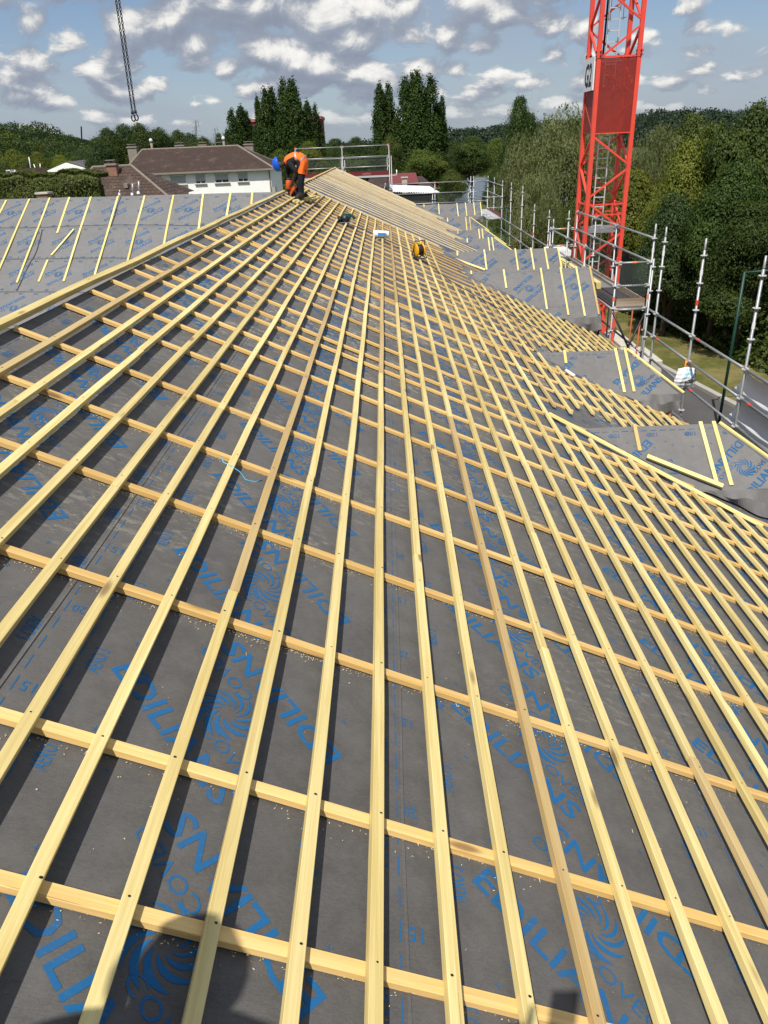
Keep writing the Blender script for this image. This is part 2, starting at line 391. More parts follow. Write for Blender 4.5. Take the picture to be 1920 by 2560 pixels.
# ------------------------------------------------------------------ the main roof
AL = rad(24.5); CA, SA = math.cos(AL), math.sin(AL); TA = math.tan(AL); H = 2.0
T1 = Vector((CA, 0, -SA)); NR = Vector((SA, 0, CA))            # down the slope, and out of it
def sag(s, y): return 0.0035 * (math.sin(2.1 * s + 0.7 * y) + math.sin(1.3 * y - 1.7 * s + 1.0)) + 0.002 * math.sin(5.0 * s + 1.1 * math.sin(2 * y))
def RP(s, y, e=0.0): return Vector((0, y, -H)) + T1 * s + NR * e
S_RIDGE, S_EAVE, Y0, Y1 = -2.58, 5.85, -5.0, 39.4
def eave_s(y): return 4.62 / CA if y < 13.2 else 5.25 / CA     # the eave steps out beyond the second dormer
GZ = -8.2                                                       # the ground
def board(name, a, b, w, h, up, mat, parent, cham=0.0018, wob=0.0, seg=1):
    """a sawn timber from a to b (centres of its under-side), grain along its own X"""
    a = Vector(a); b = Vector(b); L = (b - a).length; X = (b - a).normalized(); Z = Vector(up); Y = Z.cross(X).normalized(); Z = X.cross(Y)
    c = cham; prof = [(-w/2 + c, 0), (w/2 - c, 0), (w/2, c), (w/2, h - c), (w/2 - c, h), (-w/2 + c, h), (-w/2, h - c), (-w/2, c)]
    vs = []; fs = []; ph = random.uniform(0, 6)
    for i in range(seg + 1):
        x = L * i / seg; dy = wob * math.sin(ph + 2.2 * x) ; dz = 0.3 * wob * math.sin(1.7 * x + ph * 2)
        vs += [(x, py + dy, pz + abs(dz)) for py, pz in prof]
    for i in range(seg):
        for k in range(8): fs.append((i*8 + k, i*8 + (k+1) % 8, (i+1)*8 + (k+1) % 8, (i+1)*8 + k))
    fs.append(tuple(reversed(range(8)))); fs.append(tuple(range(seg*8, seg*8 + 8)))
    me = bpy.data.meshes.new(name); me.from_pydata(vs, [], fs); me.materials.append(mat); me.update()
    o = bpy.data.objects.new(name, me); C.objects.link(o)
    mw = Matrix.Translation(a) @ Matrix((X, Y, Z)).transposed().to_4x4()
    o.matrix_basis = mw
    if parent is not None: put(o, parent)
    return o

roof = thing('building', (0, 10, GZ), 'long building with dark underlay and yellow tiling battens on its roof', 'building')
def build_main_roof():
    mb = MB(); ns = 84; ny = 444; b = 0
    ys = [Y0 + (Y1 - Y0) * j / ny for j in range(ny + 1)]
    mb.v = [tuple(RP(s, y, sag(s, y))) for y in ys for s in [S_RIDGE + (eave_s(y) - S_RIDGE) * i / ns for i in range(ns + 1)]]
    mb.f = [(j*(ns+1)+i, j*(ns+1)+i+1, (j+1)*(ns+1)+i+1, (j+1)*(ns+1)+i) for j in range(ny) for i in range(ns)]; mb.m = [0] * len(mb.f)
    # laps of the rolls: thin turned-up edges running along the roof
    for s in (-1.36, -0.02, 1.28, 2.58, 3.88):
        n = 60; e = [Y0 + (Y1 - Y0) * j / n for j in range(n + 1)]
        for j in range(n):
            q = [RP(s + dx + 0.004*math.sin(3*y), y, sag(s, y) + dz) for y in (e[j], e[j+1]) for dx, dz in ((0, 0.0012), (0.010, 0.0042))]
            mb.quad(q[0], q[1], q[3], q[2])
            q2 = [RP(s + 0.010 + 0.004*math.sin(3*y), y, sag(s, y) + dz) for y in (e[j], e[j+1]) for dz in (0.0042, -0.001)]
            mb.quad(q2[0], q2[1], q2[3], q2[2])
    poly = [(Y0 + 0.05, -5.0), (Y1 - 0.05, -5.0), (Y1 - 0.05, -S_RIDGE - 0.05), (Y0 + .05, -S_RIDGE - 0.05)]
    to3d = lambda u, v: RP(-v, u, sag(-v, u) + 0.0014)           # u along the roof, v up the slope
    # measured on the roof: line of print runs down the slope and towards the viewer
    ang = math.atan2(-0.73, -0.69)
    for s0, ph in ((-1.95, 0.31), (-0.66, 0.25), (0.635, 0.62), (1.93, 0.10), (3.23, 0.45), (4.53, 0.75)):
        u0 = -4.8 + ph
        print_sheet(mb, roll_prints(u0, -s0, 0.815, Y1, ang, 1), poly, to3d, 1)
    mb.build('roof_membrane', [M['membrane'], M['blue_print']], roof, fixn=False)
    # far slope, walls and gables of the same building
    mb = MB(); xr = S_RIDGE * CA; zr = -H - S_RIDGE * SA; xl = -9.2; zl = zr - TA * (xr - xl)
    mb.quad((xr, Y0, zr - .004), (xr, Y1, zr - .004), (xl, Y1, zl), (xl, Y0, zl)); mb.build('far_roof_slope', M['membrane_mid'], roof, fixn=False)
    mb = MB(); ze = -H - 5.1 * TA - 0.06
    mb.quad((4.45, Y0, GZ), (4.45, Y1 - .1, GZ), (4.45, Y1 - .1, ze), (4.45, Y0, ze)); mb.quad((5.1, 13.2, GZ), (5.1, Y1 - .1, GZ), (5.1, Y1 - .1, ze), (5.1, 13.2, ze))
    mb.quad((xl + .4, Y0, GZ), (xl + .4, Y1 - .1, GZ), (xl + .4, Y1 - .1, zl), (xl + .4, Y0, zl))
    for y in (Y0 + .01, Y1 - .1):
        mb.ngon([(xl + .4, y, GZ), (5.1, y, GZ), (5.1, y, ze), (xr, y, zr - .08), (xl + .4, y, zl)])
    mb.build('wall', M['concrete'], roof)
    mb = MB(); pts = [(S_EAVE + 0.02 + .10*math.cos(a), .10*math.sin(a)) for a in [PI + PI*i/8 for i in range(9)]]
    n = len(pts)
    for ya, yb in ((Y0, 13.19), (13.21, Y1)):
        ds = eave_s(ya) - S_EAVE; a = [RP(s + ds, ya, e - .02) for s, e in pts]; bb = [RP(s + ds, yb, e - .02) for s, e in pts]
        mb.add(a + bb, [(i, i+1, n+i+1, n+i) for i in range(n-1)]); mb.build('gutter', M['galv'], roof, fixn=False)
build_main_roof()

# dormers: (ridge Y, ridge z, x where it meets the roof, x of the ridge end, run, hipped)
DORM = [(8.02, -3.00, 2.19, 3.70, 0.72, True), (11.58, -3.04, 2.28, 3.70, 0.68, True), (18.76, -2.86, 1.89, 4.95, 1.24, False), (21.44, -2.72, 1.58, 4.72, 1.10, False),
        (27.9, -3.12, 2.46, 3.80, 0.72, True), (30.25, -3.06, 2.33, 3.75, 0.70, True), (35.2, -3.04, 2.28, 3.72, 0.72, True), (38.6, -2.68, 1.49, 4.60, 0.78, False)]
SLOPE = [35.0, 38.0, 37.2, 35.5, 36.0, 36.0, 36.0, 36.0]
CB_H, B_H, TW = 0.030, 0.030, 0.040
def dormer_cut(s, y):
    """is the roof point under a dormer?"""
    x = s * CA; z = -H - s * SA
    for (yr, zr, xl, xe, run, hip), sl in zip(DORM, SLOPE):
        if abs(y - yr) < run + 0.05 and x > xl - .02 and zr - math.tan(rad(sl)) * abs(y - yr) > z - 0.02: return True
        if abs(y - yr) < run - 0.02 and x > xl: return True
    return False

VB0, VB1 = (1.72, 7.82), (3.75, 6.74)                            # ends of the board that trims the batten ends at the first dormer
def build_battens():
    cby = [-4.2, -3.5, -2.8, -2.1, -1.4, -0.7, 0.0, 0.6, 1.20, 1.67, 2.43, 3.19, 3.88, 4.59, 5.36, 5.91, 6.39, 6.97, 7.28, 7.86, 8.56, 9.21, 9.87, 10.62, 10.80, 11.65, 12.08, 12.68, 13.26, 13.82, 14.43, 15.17, 15.89,
           16.5, 17.1, 17.75, 18.35, 19.0, 19.6, 20.2, 20.75, 21.3, 22.0, 22.4, 23.35, 24.2, 25.0, 25.85, 26.75, 27.6, 28.3]
    y = 28.9
    while y < 39.3: cby.append(y); y += 0.60
    cby.append(39.33)
    up = NR
    for y in cby:
        s1 = eave_s(y) - 0.05
        s = S_RIDGE + 0.06
        while s < s1 and not dormer_cut(s, y): s += 0.02
        s1 = min(s, s1) - random.uniform(0.02, 0.12)
        board('counter_batten', RP(S_RIDGE + 0.03, y + random.uniform(-.01, .01), 0.004), RP(s1, y + random.uniform(-.012, .012), 0.004), TW, CB_H - .004, up, M['pale_counter' if y > 22.2 else 'counter'], roof, wob=0.003, seg=8)
    rows = [-0.123 + 0.2185 * k for k in range(-10, 28)]
    e = CB_H
    for k, s in enumerate(rows):
        x = s * CA; row_j = random.uniform(-.006, .006)
        if x < 1.2: spans = [(-4.3, 22.0 + random.uniform(-.06, .06))]
        else:
            spans = []; y = -4.3; open_ = None
            ymax = 15.4 + random.uniform(-.1, .4) if x < 1.8 else 17.3
            while y < ymax:
                c = dormer_cut(s, y) or s > eave_s(y) - .10 or (x > 1.80 and 7.74 - 0.54 * (x - 1.78) < y < 8.25)
                if not c and open_ is None: open_ = y
                if c and open_ is not None: spans.append((open_, y - random.uniform(.02, .2))); open_ = None
                y += 0.05
            if open_ is not None: spans.append((open_, ymax))
        for a, b in spans:
            if b - a < 0.25: continue
            # lengths butted end to end, with joints that wander from row to row
            if b - a > 9: cuts = [a, 2.2 + ((k * 1.37) % 4.6) + a + 4.3, 2.2 + ((k * 1.37) % 4.6) + a + 4.3 + 7.1, b]
            else: cuts = [a, b]
            cuts = [c for c in cuts if c < b - 0.6] + [b]
            for c0, c1 in zip(cuts, cuts[1:]):
                j = row_j
                o = board('batten', RP(s + j, c0 + 0.002, e), RP(s + j + random.uniform(-.002, .002), c1 - 0.002, e + random.uniform(0, .001)), TW + random.uniform(-.0006, .0006), B_H, up, M['batten'], roof, wob=0.0025, seg=max(2, int((c1 - c0) * 2)))
    # double batten along the ridge and its packing boards on the other side
    zr = RP(S_RIDGE, 0)
    board('ridge_batten', RP(S_RIDGE - 0.01, -4.3, e + 0.004), RP(S_RIDGE - 0.01, 18.6, e + 0.003), 0.050, 0.046, NR, M['batten'], roof, wob=0.006, seg=40)
    n2 = Vector((-SA, 0, CA)); d2 = Vector((-CA, 0, -SA))
    for a, b, o in ((-4, 4.1, .05), (4.2, 5.1, .07), (5.6, 7.6, .05), (8.4, 12.0, .06), (12.2, 18.0, .05)):
        board('packing_board', RP(S_RIDGE, a, 0) + d2 * o + n2 * .03, RP(S_RIDGE, b, 0) + d2 * o + n2 * .03, 0.04, 0.03, n2, M['batten'], roof, wob=0.004, seg=6)
    # the valley board laid along the first dormer
    board('valley_board', (VB0[0], VB0[1], RP(VB0[0] / CA, 0).z + 0.036), (VB1[0], VB1[1], RP(VB1[0] / CA, 0).z + 0.036), 0.055, 0.03, NR, M['yellow'], roof, wob=0.003, seg=6)
    # the sill of the ridge on the battened far end
    board('ridge_batten', RP(S_RIDGE - 0.01, 22.3, e), RP(S_RIDGE - 0.01, 39.3, e), 0.05, 0.03, NR, M['counter'], roof, wob=0.004, seg=20)
build_battens()
def nail_heads():
    rng = random.Random(4); mb = MB()
    for y in (-.7, 0.0, .6, 1.20, 1.67, 2.43, 3.19, 3.88, 4.59, 5.36, 5.91, 6.39, 6.97, 7.28, 7.86):
        for k in range(-10, 18):
            s = -0.123 + 0.2185 * k + rng.uniform(-.008, .008); yy = y + rng.uniform(-.012, .012); r = rng.uniform(.0028, .0042); c = RP(s, yy, CB_H + B_H + .0016)
            mb.ngon([c + T1 * (r * math.cos(a) * 1.3) + Vector((0, 1, 0)) * (r * math.sin(a)) for a in [PI * i / 4 for i in range(8)]])
    tag(mb.build('nail_heads', M['dark_steel'], roof, fixn=False), kind='stuff')
nail_heads()

def build_dormers():
    for i, ((yr, zr, xl, xe, run, hip), sl) in enumerate(zip(DORM, SLOPE)):
        tb = math.tan(rad(sl)); b = rad(sl); ze = zr - tb * run; X1 = xe + (run * 1.0 if hip else 0.0)
        xm = (-H - ze) / TA                                       # where the dormer's own eave meets the main roof
        n = Vector((0, -math.sin(b), math.cos(b)))
        mb = MB(); t3 = lambda u, v: Vector((u, yr - v * math.cos(b), zr - v * math.sin(b))); L = run / math.cos(b)
        # near slope as a fine sheet with small folds
        tri = [(xl, 0), (xe, 0), (X1, L), (xm, L)]
        nu, nv = 26, 10; base = len(mb.v)
        for j in range(nv + 1):
            for k in range(nu + 1):
                v = L * j / nv; a0 = xl + (xm - xl) * j / nv; a1 = xe + (X1 - xe) * j / nv; u = a0 + (a1 - a0) * k / nu
                w = 0.006 * math.sin(9 * u + 4 * v + i) * math.sin(6 * v + 2 * u) if 0 < j else 0
                mb.v.append(tuple(t3(u, v) + n * w))
        for j in range(nv):
            for k in range(nu):
                q = base + j * (nu + 1) + k; mb.f.append((q, q + nu + 1, q + nu + 2, q + 1)); mb.m.append(0)
        # hip face, far slope
        far = lambda u, v: Vector((u, yr + v * math.cos(b), zr - v * math.sin(b)))
        mb.quad(far(xl, 0), far(xe, 0), far(X1, L), far(xm, L))
        if hip: mb.add([t3(xe, 0), t3(X1, L), far(X1, L)], [(0, 1, 2)])
        # loose skirt hanging below the near eave
        ns = 40; top = []; bot = []
        drop = 0.34 if i != 2 else 0.40
        for k in range(ns + 1):
            f = k / ns; u = xm + (X1 - xm) * f
            zroof = -H - u * TA + 0.02
            low = max(ze - drop * (0.62 + 0.38 * math.sin(PI * (0.15 + 0.8 * f))) - 0.015 * math.sin(9 * f + i), zroof)
            fold = 0.03 * math.sin(8 * f + i) + 0.012 * math.sin(21 * f + 2 * i)
            p = t3(u, L); top.append(p); bot.append(Vector((u + 0.02, p.y - 0.06 + fold * 1.8, low)))
        base = len(mb.v); mid = [(a * 0.55 + c * 0.45) + Vector((0, -0.02 + 0.03 * math.sin(13 * k / ns + i) + .012 * math.sin(34 * k / ns), 0.02 * math.sin(17 * k / ns))) for k, (a, c) in enumerate(zip(top, bot))]
        mb.v += [tuple(p) for p in top + mid + bot]; m = ns + 1
        for r in range(2):
            for k in range(ns): mb.f.append((base + r*m + k, base + (r+1)*m + k, base + (r+1)*m + k + 1, base + r*m + k + 1)); mb.m.append(0)
        # print on the near slope
        poly = [(xl + .03, 0.02), (xm + .02, L - .01), (X1 - .02, L - .01), (xe - .01, 0.02)]
        P2 = [(u, -v) for u, v in poly]                           # v up
        to3d = lambda u, v: t3(u, -v) + n * (0.0065 if True else 0)
        x0 = {0: 2.79, 1: 2.72, 2: 2.30, 3: 2.62, 7: 2.4}.get(i, 2.9)
        pr = roll_prints(x0 - 2.14, -0.60 if i < 3 else -0.44, 1.07, X1 + 1, rad(43), 1, True)
        if run > 0.9: pr += roll_prints(x0 - 1.6, -1.78, 1.07, X1 + 1, rad(43), 1, False)
        print_sheet(mb, pr, P2, to3d, 1)
        mat = M['membrane_mid']
        d = mb.build('dormer', [mat, M['blue_print']], roof, fixn=False)
        # cheeks and front of hollow brick
        mb = MB(); zb = -6.0
        for yy in (yr - run + 0.05, yr + run - 0.05):
            mb.quad((xm, yy, ze - .03), (X1 - .06, yy, ze - .03), (X1 - .06, yy, -H - (X1) * TA - .05), (xm, yy, ze - .06))
        mb.quad((X1 - .06, yr - run + .05, ze - .03), (X1 - .06, yr + run - .05, ze - .03), (X1 - .06, yr + run - .05, zb), (X1 - .06, yr - run + .05, zb))
        if not hip: mb.add([(X1 - .06, yr - run + .05, ze - .03), (X1 - .06, yr + run - .05, ze - .03), (X1 - .06, yr, zr - .04)], [(0, 1, 2)])
        mb.build('front_wall', M['brick'], d)
        # laths on the near slope
        XS = {0: [2.76, 3.51, 3.66], 1: [2.74, 3.54, 3.69], 2: [2.03, 2.82, 3.72, 4.2, 4.58, 4.91], 3: [1.93, 2.67, 3.52, 3.95, 4.33, 4.69],
              4: [2.86, 3.61, 3.74], 5: [2.73, 3.54, 3.67], 6: [2.72, 3.53, 3.70], 7: [1.85, 2.56, 3.44, 3.85, 4.25, 4.57]}[i]
        for u in XS:
            # stop at the valley line
            zv = -H - u * TA; vmax = min(L - 0.03, (zr - zv) / math.sin(b) - 0.10)
            if vmax < 0.1: vmax = 0.1
            vmax *= random.uniform(0.94, 1.0)
            o = board('lath', t3(u, -0.02) + n * .007, t3(u + random.uniform(-.01, .01), vmax) + n * .007, 0.042, 0.018, n, M['yellow'], d)
        if hip:
            hn = Vector((0.3, -0.3, 1)).normalized()
            o = board('lath', t3(xe + .02, 0.0) + n * .007, t3(X1 + .06, L) + n * .007, 0.045, 0.022, hn, M['yellow'], d)
M['brick'] = None
def brick_mat():
    m, t, b = new_mat('hollow_brick'); g = t.node('ShaderNodeNewGeometry'); sep = t.node('ShaderNodeSeparateXYZ'); t.l.new(g.outputs['Position'], sep.inputs[0])
    co = t.node('ShaderNodeCombineXYZ'); t.l.new(t.math('ADD', sep.outputs[0], sep.outputs[1]), co.inputs[0]); t.l.new(sep.outputs[2], co.inputs[1])
    br = t.node('ShaderNodeTexBrick'); t.l.new(co.outputs[0], br.inputs['Vector']); br.inputs['Scale'].default_value = 1.0
    br.inputs['Color1'].default_value = (0.48, 0.16, 0.06, 1); br.inputs['Color2'].default_value = (0.58, 0.22, 0.09, 1); br.inputs['Mortar'].default_value = (0.42, 0.38, 0.33, 1)
    br.inputs['Brick Width'].default_value = 0.5; br.inputs['Row Height'].default_value = 0.2; br.inputs['Mortar Size'].default_value = 0.008
    gro = t.math('SINE', t.math('MULTIPLY', t.math('ADD', sep.outputs[0], sep.outputs[1]), 220.0))
    t.l.new(br.outputs[0], b.inputs['Base Color']); b.inputs['Roughness'].default_value = 0.9; bump(t, b, gro, 0.4, 0.006); return m
M['brick'] = brick_mat()
build_dormers()

# ------------------------------------------------------------------ the wing on the left, its slope facing the camera
def build_wing():
    A = Vector((-2.3, 19.49, -0.93)); e1 = Vector((-8.05, 2.4, 0)).normalized(); e2r = Vector((0, -0.866, -0.5))
    n = e1.cross(e2r).normalized(); n = n if n.z > 0 else -n; e2 = (e2r - e1 * e2r.dot(e1)).normalized(); e2n = n.cross(e1); e2n = e2n if e2n.z < 0 else -e2n
    root = thing('building_wing', (-8, 21, GZ), 'roof wing behind the ridge, pale grey printed underlay with widely spaced yellow laths', 'building')
    wav = lambda u, v: 0.010 * math.sin(2.3 * v + 0.25 * math.sin(u)) + 0.006 * math.sin(7 * v + 0.5 * u) * math.sin(0.9 * u)
    P = lambda u, v, h=0.0: A + e1 * u + e2n * v + n * (h + wav(u, v))
    V1 = 4.85; U1 = 16.0
    mb = MB(); nu, nv = 90, 48
    mb.v = [tuple(P(U1 * i / nu - 0.4, V1 * j / nv)) for j in range(nv + 1) for i in range(nu + 1)]
    mb.f = [(j*(nu+1)+i, (j+1)*(nu+1)+i, (j+1)*(nu+1)+i+1, j*(nu+1)+i+1) for j in range(nv) for i in range(nu)]; mb.m = [0] * len(mb.f)
    # laps between the rolls
    for v in (1.22, 2.44, 3.66):
        for i in range(60):
            a, b = U1 * i / 60, U1 * (i + 1) / 60; w = lambda u: v + 0.025 * math.sin(1.1 * u)
            mb.quad(P(a, w(a), .002), P(b, w(b), .002), P(b, w(b) + .006, .016), P(a, w(a) + .006, .016)); mb.quad(P(a, w(a) + .006, .016), P(b, w(b) + .006, .016), P(b, w(b) + .010, -.002), P(a, w(a) + .010, -.002))
    poly = [(-U1, -V1 + .03), (0.3, -V1 + .03), (0.3, -.03), (-U1, -.03)]
    to3d = lambda x, y: P(-x, -y, 0.004)
    for v0, ph in ((0.63, -6.81), (1.82, -6.62), (3.02, -6.16), (4.20, -6.80)):
        print_sheet(mb, roll_prints(ph - 1.07 * 8, -v0, 1.07, 1.0, rad(41), 1, True), poly, to3d, 1)
    mb.build('roof_membrane', [M['membrane_sunlit'], M['blue_print']], root, fixn=False)
    mb = MB(); far = lambda u, v: A + e1 * u + Vector((-e2n.x, -e2n.y, e2n.z)) * v
    mb.quad(far(-.4, 0), far(U1, 0), far(U1, V1), far(-.4, V1)); mb.build('far_roof_slope', M['membrane_mid'], root, fixn=False)
    a, b = P(0.2, V1 - .25, -.05), P(U1 - .1, V1 - .25, -.05); a2, b2 = far(.2, V1 - .25), far(U1 - .1, V1 - .25)
    mb = MB()
    for p, q in ((a, b), (a2, b2)): mb.quad((p.x, p.y, GZ), (q.x, q.y, GZ), q, p)
    pk = P(U1 - .1, 0, -.05); mb.ngon([(b.x, b.y, GZ), (b2.x, b2.y, GZ), b2, pk, b]); mb.build('wall', M['render_white'], root)
    def uv(px, py):                                            # a point seen on this slope
        r = ray(px, py); p = r * (A.dot(n) / r.dot(n)); d = p - A; return d.dot(e1), d.dot(e2n)
    k = 1 / 4.1475; g = lambda x, y: uv(x * k, 460 + y * k)
    L = [((70, 175), (0, 320)), ((310, 162), (-40, 980)), ((520, 150), (180, 1032)), ((725, 145), (595, 512)), ((497, 790), (405, 1022)), ((945, 140), (665, 1018)), ((1228, 130), (970, 1020)), ((1502, 125), (1305, 888))]
    k3 = 1 / 2.37; h = lambda x, y: uv(x * k3, 300 + y * k3)
    segs = [(g(*p), g(*q)) for p, q in L] + [(h(*p), h(*q)) for p, q in (((1030, 450), (965, 775)), ((1207, 445), (1173, 675)), ((1370, 438), (1343, 585)), ((1497, 432), (1490, 505)))]
    segs += [((8.9 + .72 * i, -.02), (9.6 + .72 * i, 3.6)) for i in range(2, 7)]
    for (u0, v0), (u1, v1) in segs:
        board('lath', P(u0, max(v0, -.02), .004), P(u1, v1, .004), 0.055, 0.022, n, M['yellow'], root, wob=0.004, seg=6)
    # black slits where the underlay has opened
    for pts in (((440, 480), (412, 580), (385, 680), (345, 770), (320, 800), (285, 880), (230, 1000), (178, 1112)), ((1255, 130), (1215, 250), (1190, 340), (1155, 445))):
        mb = MB(); q = [g(*p) for p in pts]
        for (u0, v0), (u1, v1) in zip(q, q[1:]):
            w = 0.014
            mb.quad(P(u0 - w, v0, .006), P(u0 + w, v0, .006), P(u1 + w, v1, .006), P(u1 - w, v1, .006))
        mb.build('open_seam', M['black'], root, fixn=False)
    (u0, v0), (u1, v1) = g(770, 478), g(535, 745)
    o = board('loose_lath', P(u0, v0, .012), P(u1, v1, .012), 0.05, 0.022, n, M['yellow'], None, wob=.003, seg=3)
    tag(o, 'short loose lath lying askew among the laths of the pale grey roof wing', 'lath')
    # vent pipes just over the ridge
    for px, top, bot, rr, lab in ((1242, 60, 125, .022, 'thin grey vent pipe with white collar standing at the wing ridge'), (1375, -5, 125, .028, 'grey flue pipe rising behind the wing ridge, left of the capped one'), (1440, -30, 110, .032, 'tallest grey flue pipe behind the wing ridge')):
        Yp = 23.0; p0 = at(px * k, 460 + bot * k, Yp); p1 = at(px * k, 460 + top * k, Yp)
        rt = thing('vent_pipe', (p0.x, p0.y, p0.z - 1), lab, 'pipe', 'vent pipes at the wing ridge')
        MB().tube([p0 - Vector((0, 0, 1)), p0.lerp(p1, .5), p1], rr, 10).build('pipe', M['galv'], rt, True); MB().lathe(p0 + Vector((0, 0, .02)), [(rr * 1.7, 0), (rr * 1.6, .04), (rr * 1.05, .07)], 12).build('collar', M['white'], rt, True)
build_wing()

# loose laths on the dormers
def loose():
    b = rad(35); n = Vector((0, -math.sin(b), math.cos(b)))
    k = 1 / 3.072
    def on(px, py, yr, zr): r = ray(px, py); return r * (Vector((0, yr, zr)).dot(n) / r.dot(n))
    p, q = on(1380 + 722 * k, 1040 + 325 * k, 8.02, -3.0), on(1380 + 1300 * k, 1040 + 556 * k, 8.02, -3.0)
    o = board('loose_lath', p + n * .03, q + n * .03, 0.05, 0.03, n, M['yellow'], None, wob=.002, seg=3)
    tag(o, 'loose yellow lath lying across the foot of the nearest grey dormer slope', 'lath')
    b = rad(37.2); n = Vector((0, -math.sin(b), math.cos(b))); k = 400 / 1659.
    p, q = on(1000 + 430 * k, 560 + 325 * k, 21.44, -2.72), on(1000 + 880 * k, 560 + 490 * k, 21.44, -2.72)
    o = board('loose_lath', p + n * .03, q + n * .03, 0.06, 0.03, n, M['batten'], None, wob=.003, seg=3)
    tag(o, 'long loose batten slanting across the valley left of a far dormer', 'lath')
    o = board('loose_lath', (5.05, 6.9, -3.95), (4.35, 7.15, -3.66), 0.07, 0.03, (0, -.3, 1), M['white'], None)
    tag(o, 'short white offcut board under the edge of the nearest dormer sheet', 'board')
loose()

# ------------------------------------------------------------------ scaffolding
RO = 0.0242
def rosette(mb, p): mb.lathe((p[0], p[1], p[2] - .006), [(RO, 0), (0.062, 0), (0.062, .012), (RO, .012)], 12)
def standard(parent, x, y, z0, z1, off=0.07, spigot=True, marks=()):
    """one upright: tube, spigot, rosettes every half metre"""
    mb = MB(); zt = z1 - (0.20 if spigot else 0)
    mb.tube([(x, y, z0), (x, y, zt)], RO, 10)
    if spigot: mb.tube([(x, y, zt), (x, y, zt + .02), (x, y, z1)], [RO, .019, .019], 10)
    o = mb.build('standard', M['galv'], parent, True)
    mb = MB(); z = -2.07
    while z - .5 > z0: z -= .5
    zz = -2.07
    k = 0
    while zz > max(z0, -6.2):
        if zz < zt + .01: mb = MB(); rosette(mb, (x, y, zz)); mb.build('rosette', M['galv_white'], o)
        zz -= 0.5
    for z, mt in marks: MB().tube([(x, y, z - .05), (x, y, z + .05)], RO + .002, 10).build('sticker', mt, o)
    return o
def ledger(parent, a, b, name='ledger', r=RO, marks=()):
    a = Vector(a); b = Vector(b); d = (b - a).normalized()
    o = MB().tube([a + d * .03, b - d * .03], r, 10).build(name, M['galv'], parent, True)
    for p in (a + d * .055, b - d * .055): MB().bar(p - d * .035, p + d * .035, .035, .075).build('wedge_head', M['galv_white'], o)
    for t, mt in marks: MB().tube([a.lerp(b, t) - d * .05, a.lerp(b, t) + d * .05], r + .002, 10).build('mark', mt, o)
    return o
def netting_mat():
    m, t, b = new_mat('safety_net'); g = t.node('ShaderNodeNewGeometry'); sep = t.node('ShaderNodeSeparateXYZ'); t.l.new(g.outputs['Position'], sep.inputs[0])
    u = t.math('ADD', sep.outputs[0], sep.outputs[1]); v = sep.outputs[2]
    l1 = t.math('ABSOLUTE', t.math('SINE', t.math('MULTIPLY', t.math('ADD', u, v), 52.0))); l2 = t.math('ABSOLUTE', t.math('SINE', t.math('MULTIPLY', t.math('SUBTRACT', u, v), 52.0)))
    a = t.math('LESS_THAN', t.math('MINIMUM', l1, l2), 0.16)
    b.inputs['Base Color'].default_value = (0.10, 0.13, 0.12, 1); b.inputs['Roughness'].default_value = 0.7
    t.l.new(a, b.inputs['Alpha']); return m
M['net'] = netting_mat()
XO, XI = 5.88, 5.14
